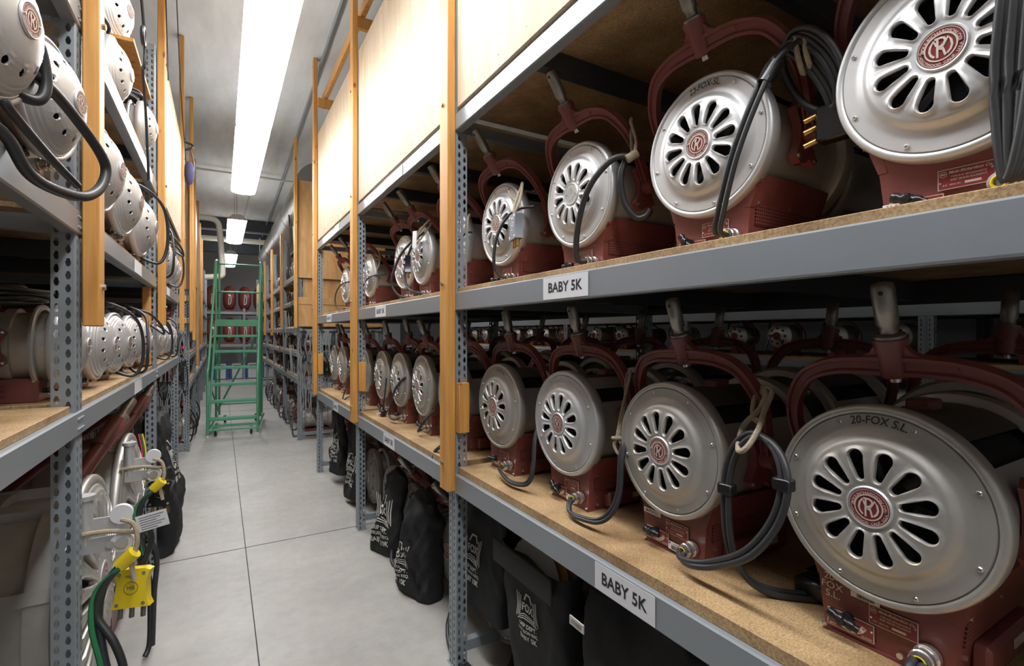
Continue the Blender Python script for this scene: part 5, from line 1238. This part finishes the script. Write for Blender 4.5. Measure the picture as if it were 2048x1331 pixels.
for z in (1.24, 1.0, .76):
    for i in range(5):
        hank(-.31, 6.02+.09*i, z-.0, 3, 0, .5, 'grey wire hank in the gap beside the left rack end, row at %s, %s one' % ({1.24:'deck height',1.0:'mid height',.76:'low height'}[z], ordn[i]), 'gcable', 'wire hanks beside the left rack end', 'x') if False else None
        hank(-.50-.13*i, 5.965, z, 3, 0, .42, 'grey wire hank on the left rack end, %s row, %s from the aisle' % ({1.24:'top',1.0:'middle',.76:'bottom'}[z], ordn[i]), 'gcable' if (i+k) % 3 else 'rubber', 'wire hanks on the left rack end'); k += 1
for i, (x, y, z, m) in enumerate(((1.0,7.385,1.33,'redtape'),(1.12,7.385,.93,'redtape'),(-.40,7.375,1.32,'redtape'),(-.52,7.375,1.0,'redtape'),(-.40,7.375,.62,'redtape'),(-.62,5.90,.95,'blue'),(1.30,7.385,.98,'green_c'))):
    b = MB(); b.box(-.012,.012,-.008,.008,-.018,.018,m,bev=.003); single('marker_tape', b, '%s marker tape on hanging cables at the %s rack end, %s' % ({'redtape':'pink','blue':'blue','green_c':'green'}[m], 'right' if x > 0 else 'left', ('upper','lower','upper','middle','lowest','nearest','farthest right')[i]), 'tape', (x, y, z))
for (x0, x1, y, z, n_) in ((-1.5,-.38,5.935,1.235,'left rack end, top'),(-1.5,-.38,5.935,.995,'left rack end, middle'),(-1.5,-.38,5.935,.755,'left rack end, bottom'),
        (.95,2.1,7.443,1.525,'far right rack end, top'),(.95,2.1,7.443,1.215,'far right rack end, middle'),(.95,2.1,7.443,.845,'far right rack end, bottom'),
        (-1.5,-.36,7.443,1.495,'far left rack end, top'),(-1.5,-.36,7.443,1.145,'far left rack end, middle'),(-1.5,-.36,7.443,.775,'far left rack end, bottom')):
    b = MB(); b.box(x0, x1, y, y+.018, z, z+.03, 'steel', bev=.002); single('hook_rail', b, 'thin steel hook rail holding cables, %s row' % n_, 'hook rail', smooth=0)
# ================================================================ SMALL LAMPS ON THE FAR RACKS
def small_lamp_mesh(kind):
    b = MB(); m = 'silver2' if kind != 1 else 'maroon'; R = .105
    b.box(-.10,.12,-.07,.07,0,.07,'maroon',bev=.006)
    b.lathe([(0,-.17),(R*.35,-.168),(R*.8,-.14),(R,-.12),(R,-.105),(R*.88,-.10),(R*.88,.10),(R,.11),(R,.14),(0,.14)], m, 'X', 24, (0,0,.17))
    b.lathe([(R*.33,-.170),(0,-.172)], 'badgered', 'X', 14, (0,0,.17))
    for k in range(8):
        a = k*pi/4; b.cyl((-.1535, R*.62*cos(a), .17+R*.62*sin(a)), (-.1600, R*.62*cos(a), .17+R*.62*sin(a)), .010, 'dark', 8)
    b.tube([(0,-.12,.17),(-.03,-.135,.24),(-.06,-.09,.30),(-.07,0,.32),(-.06,.09,.30),(-.03,.135,.24),(0,.12,.17)], .010, 'maroon', 6, sub=3)
    b.cyl((-.07,0,.32),(-.09,0,.385),.012,'zinc',10)
    P = [(-.12,-.04,.03),(-.20,-.07,.01),(-.215,-.02,.10),(-.20,.05,.2),(-.14,.06,.29),(-.02,.03,.30)] if kind != 2 else [(-.12,.04,.03),(-.21,.07,.05),(-.20,.02,.18),(-.21,-.06,.12),(-.19,-.09,.02),(-.14,-.08,.01)]
    b.tube(P, .007, 'rubber', 6, sub=3)
    return b.mesh('small_spotlight', 40)
SM = [small_lamp_mesh(k) for k in range(3)]
def smalls(x, rz, ys, z, n, lab, group, dy=.33, sc=1.0):
    i = 0
    for bi in range(len(ys)-1):
        y = ys[bi]+.24
        while y < ys[bi+1]-.12:
            o = link('small_spotlight', SM[rnd.randrange(3) if rnd.random() < .6 else 0], None, (x+rnd.uniform(-.02,.02), y, z), (0,0,rz+rnd.uniform(-.15,.15))); s_ = sc*rnd.uniform(.85, 1.0); o.scale = (s_,)*3
            tag(o, lab % ordn[i % 13] if '%s' in lab else lab, 'spotlight', group); i += 1; y += dy
            if i >= n: return
for k, (z, hh, th) in enumerate(FL):
    lv = ('lowest','second lowest','middle','second highest','highest')[k]
    if k not in (1, 3) or True:
        smalls(1.13, 0, FY, z+th, 13, 'small spotlight on the %s deck of the far right rack, ' % lv+'%s from the gap', 'small spotlights on the far right rack', .36, .78 if hh < .07 or k < 4 else 1.0)
for k in (0, 2, 4):
    z, hh, th = FL[k]
    smalls(-.56, pi, FY, z+th, 12, 'small spotlight on the %s deck of the far left rack, ' % ('lowest','','middle','','highest')[k]+'%s from the gap', 'small spotlights on the far left rack', .42, .85)
for i in range(9):
    o = link('small_spotlight', SM[i % 3], None, (1.22, 7.8+.62*i, .001), (0,0,rnd.uniform(-.3,.3))); o.scale = (1.5,)*3
    tag(o, 'spotlight on the floor under the far right rack, %s from the gap' % ordn[i], 'spotlight', 'floor spotlights under the far right rack')
for i in range(4):
    o = link('small_spotlight', SM[i % 3], None, (-.62, 7.85+.62*i, .001), (0,0,pi+rnd.uniform(-.3,.3))); o.scale = (1.5,)*3
    tag(o, 'spotlight on the floor under the far left rack, %s from the gap' % ordn[i], 'spotlight', 'floor spotlights under the far left rack')
# ================================================================ NEIGHBOURING AISLE BEHIND THE RIGHT RACK
NY = [-2.4, -.55, 1.3, 3.15, 5.0, 6.85, 8.7]
nr, nb = rack('steel rack of the neighbouring aisle glimpsed through the right rack', 1, 3.75, 1.0, NY, [(.86,.075,.02), (1.30,.06,.02), (1.68,.075,.02), (2.45,.075,.02)], 3.1, bars=False)
for k, z in enumerate((.86, 1.30, 1.68, 2.45)):
    b = MB(); b.box(3.762, 4.738, NY[0]+.1, NY[-1], z, z+.02, 'particle'); single('shelf_board', b, '%s long deck of the neighbouring rack seen through the right rack' % ('lowest','second','third','top')[k], 'shelf board', group='decks of the neighbouring rack', smooth=0)
    if k in (0, 1, 2):
        smalls(3.98, 0, NY, z+.02, 26, 'small spotlight on the %s deck of the neighbouring rack behind the right rack' % ('lowest','second','third')[k], 'small spotlights on the neighbouring rack', .40, .95)

for i, (y, z) in enumerate(((7.9,3.05),(8.3,3.3),(8.8,2.95),(9.6,3.1),(10.2,2.95),(8.1,2.1),(8.9,1.85),(9.7,2.2),(10.6,1.9),(8.2,1.3),(9.0,1.15),(9.9,1.25))):
    hank(.90, y, z, 5, 0, .5, 'cable hank on the far right rack front, %s height, %s from the gap' % (('high','low','chest')[(i >= 5)+(i >= 9)], ordn[i % 5 if i < 5 else (i-5 if i < 9 else i-9)]), 'gcable' if i % 3 == 0 else 'rubber', 'cable hanks on the front of the far right rack', 'x')
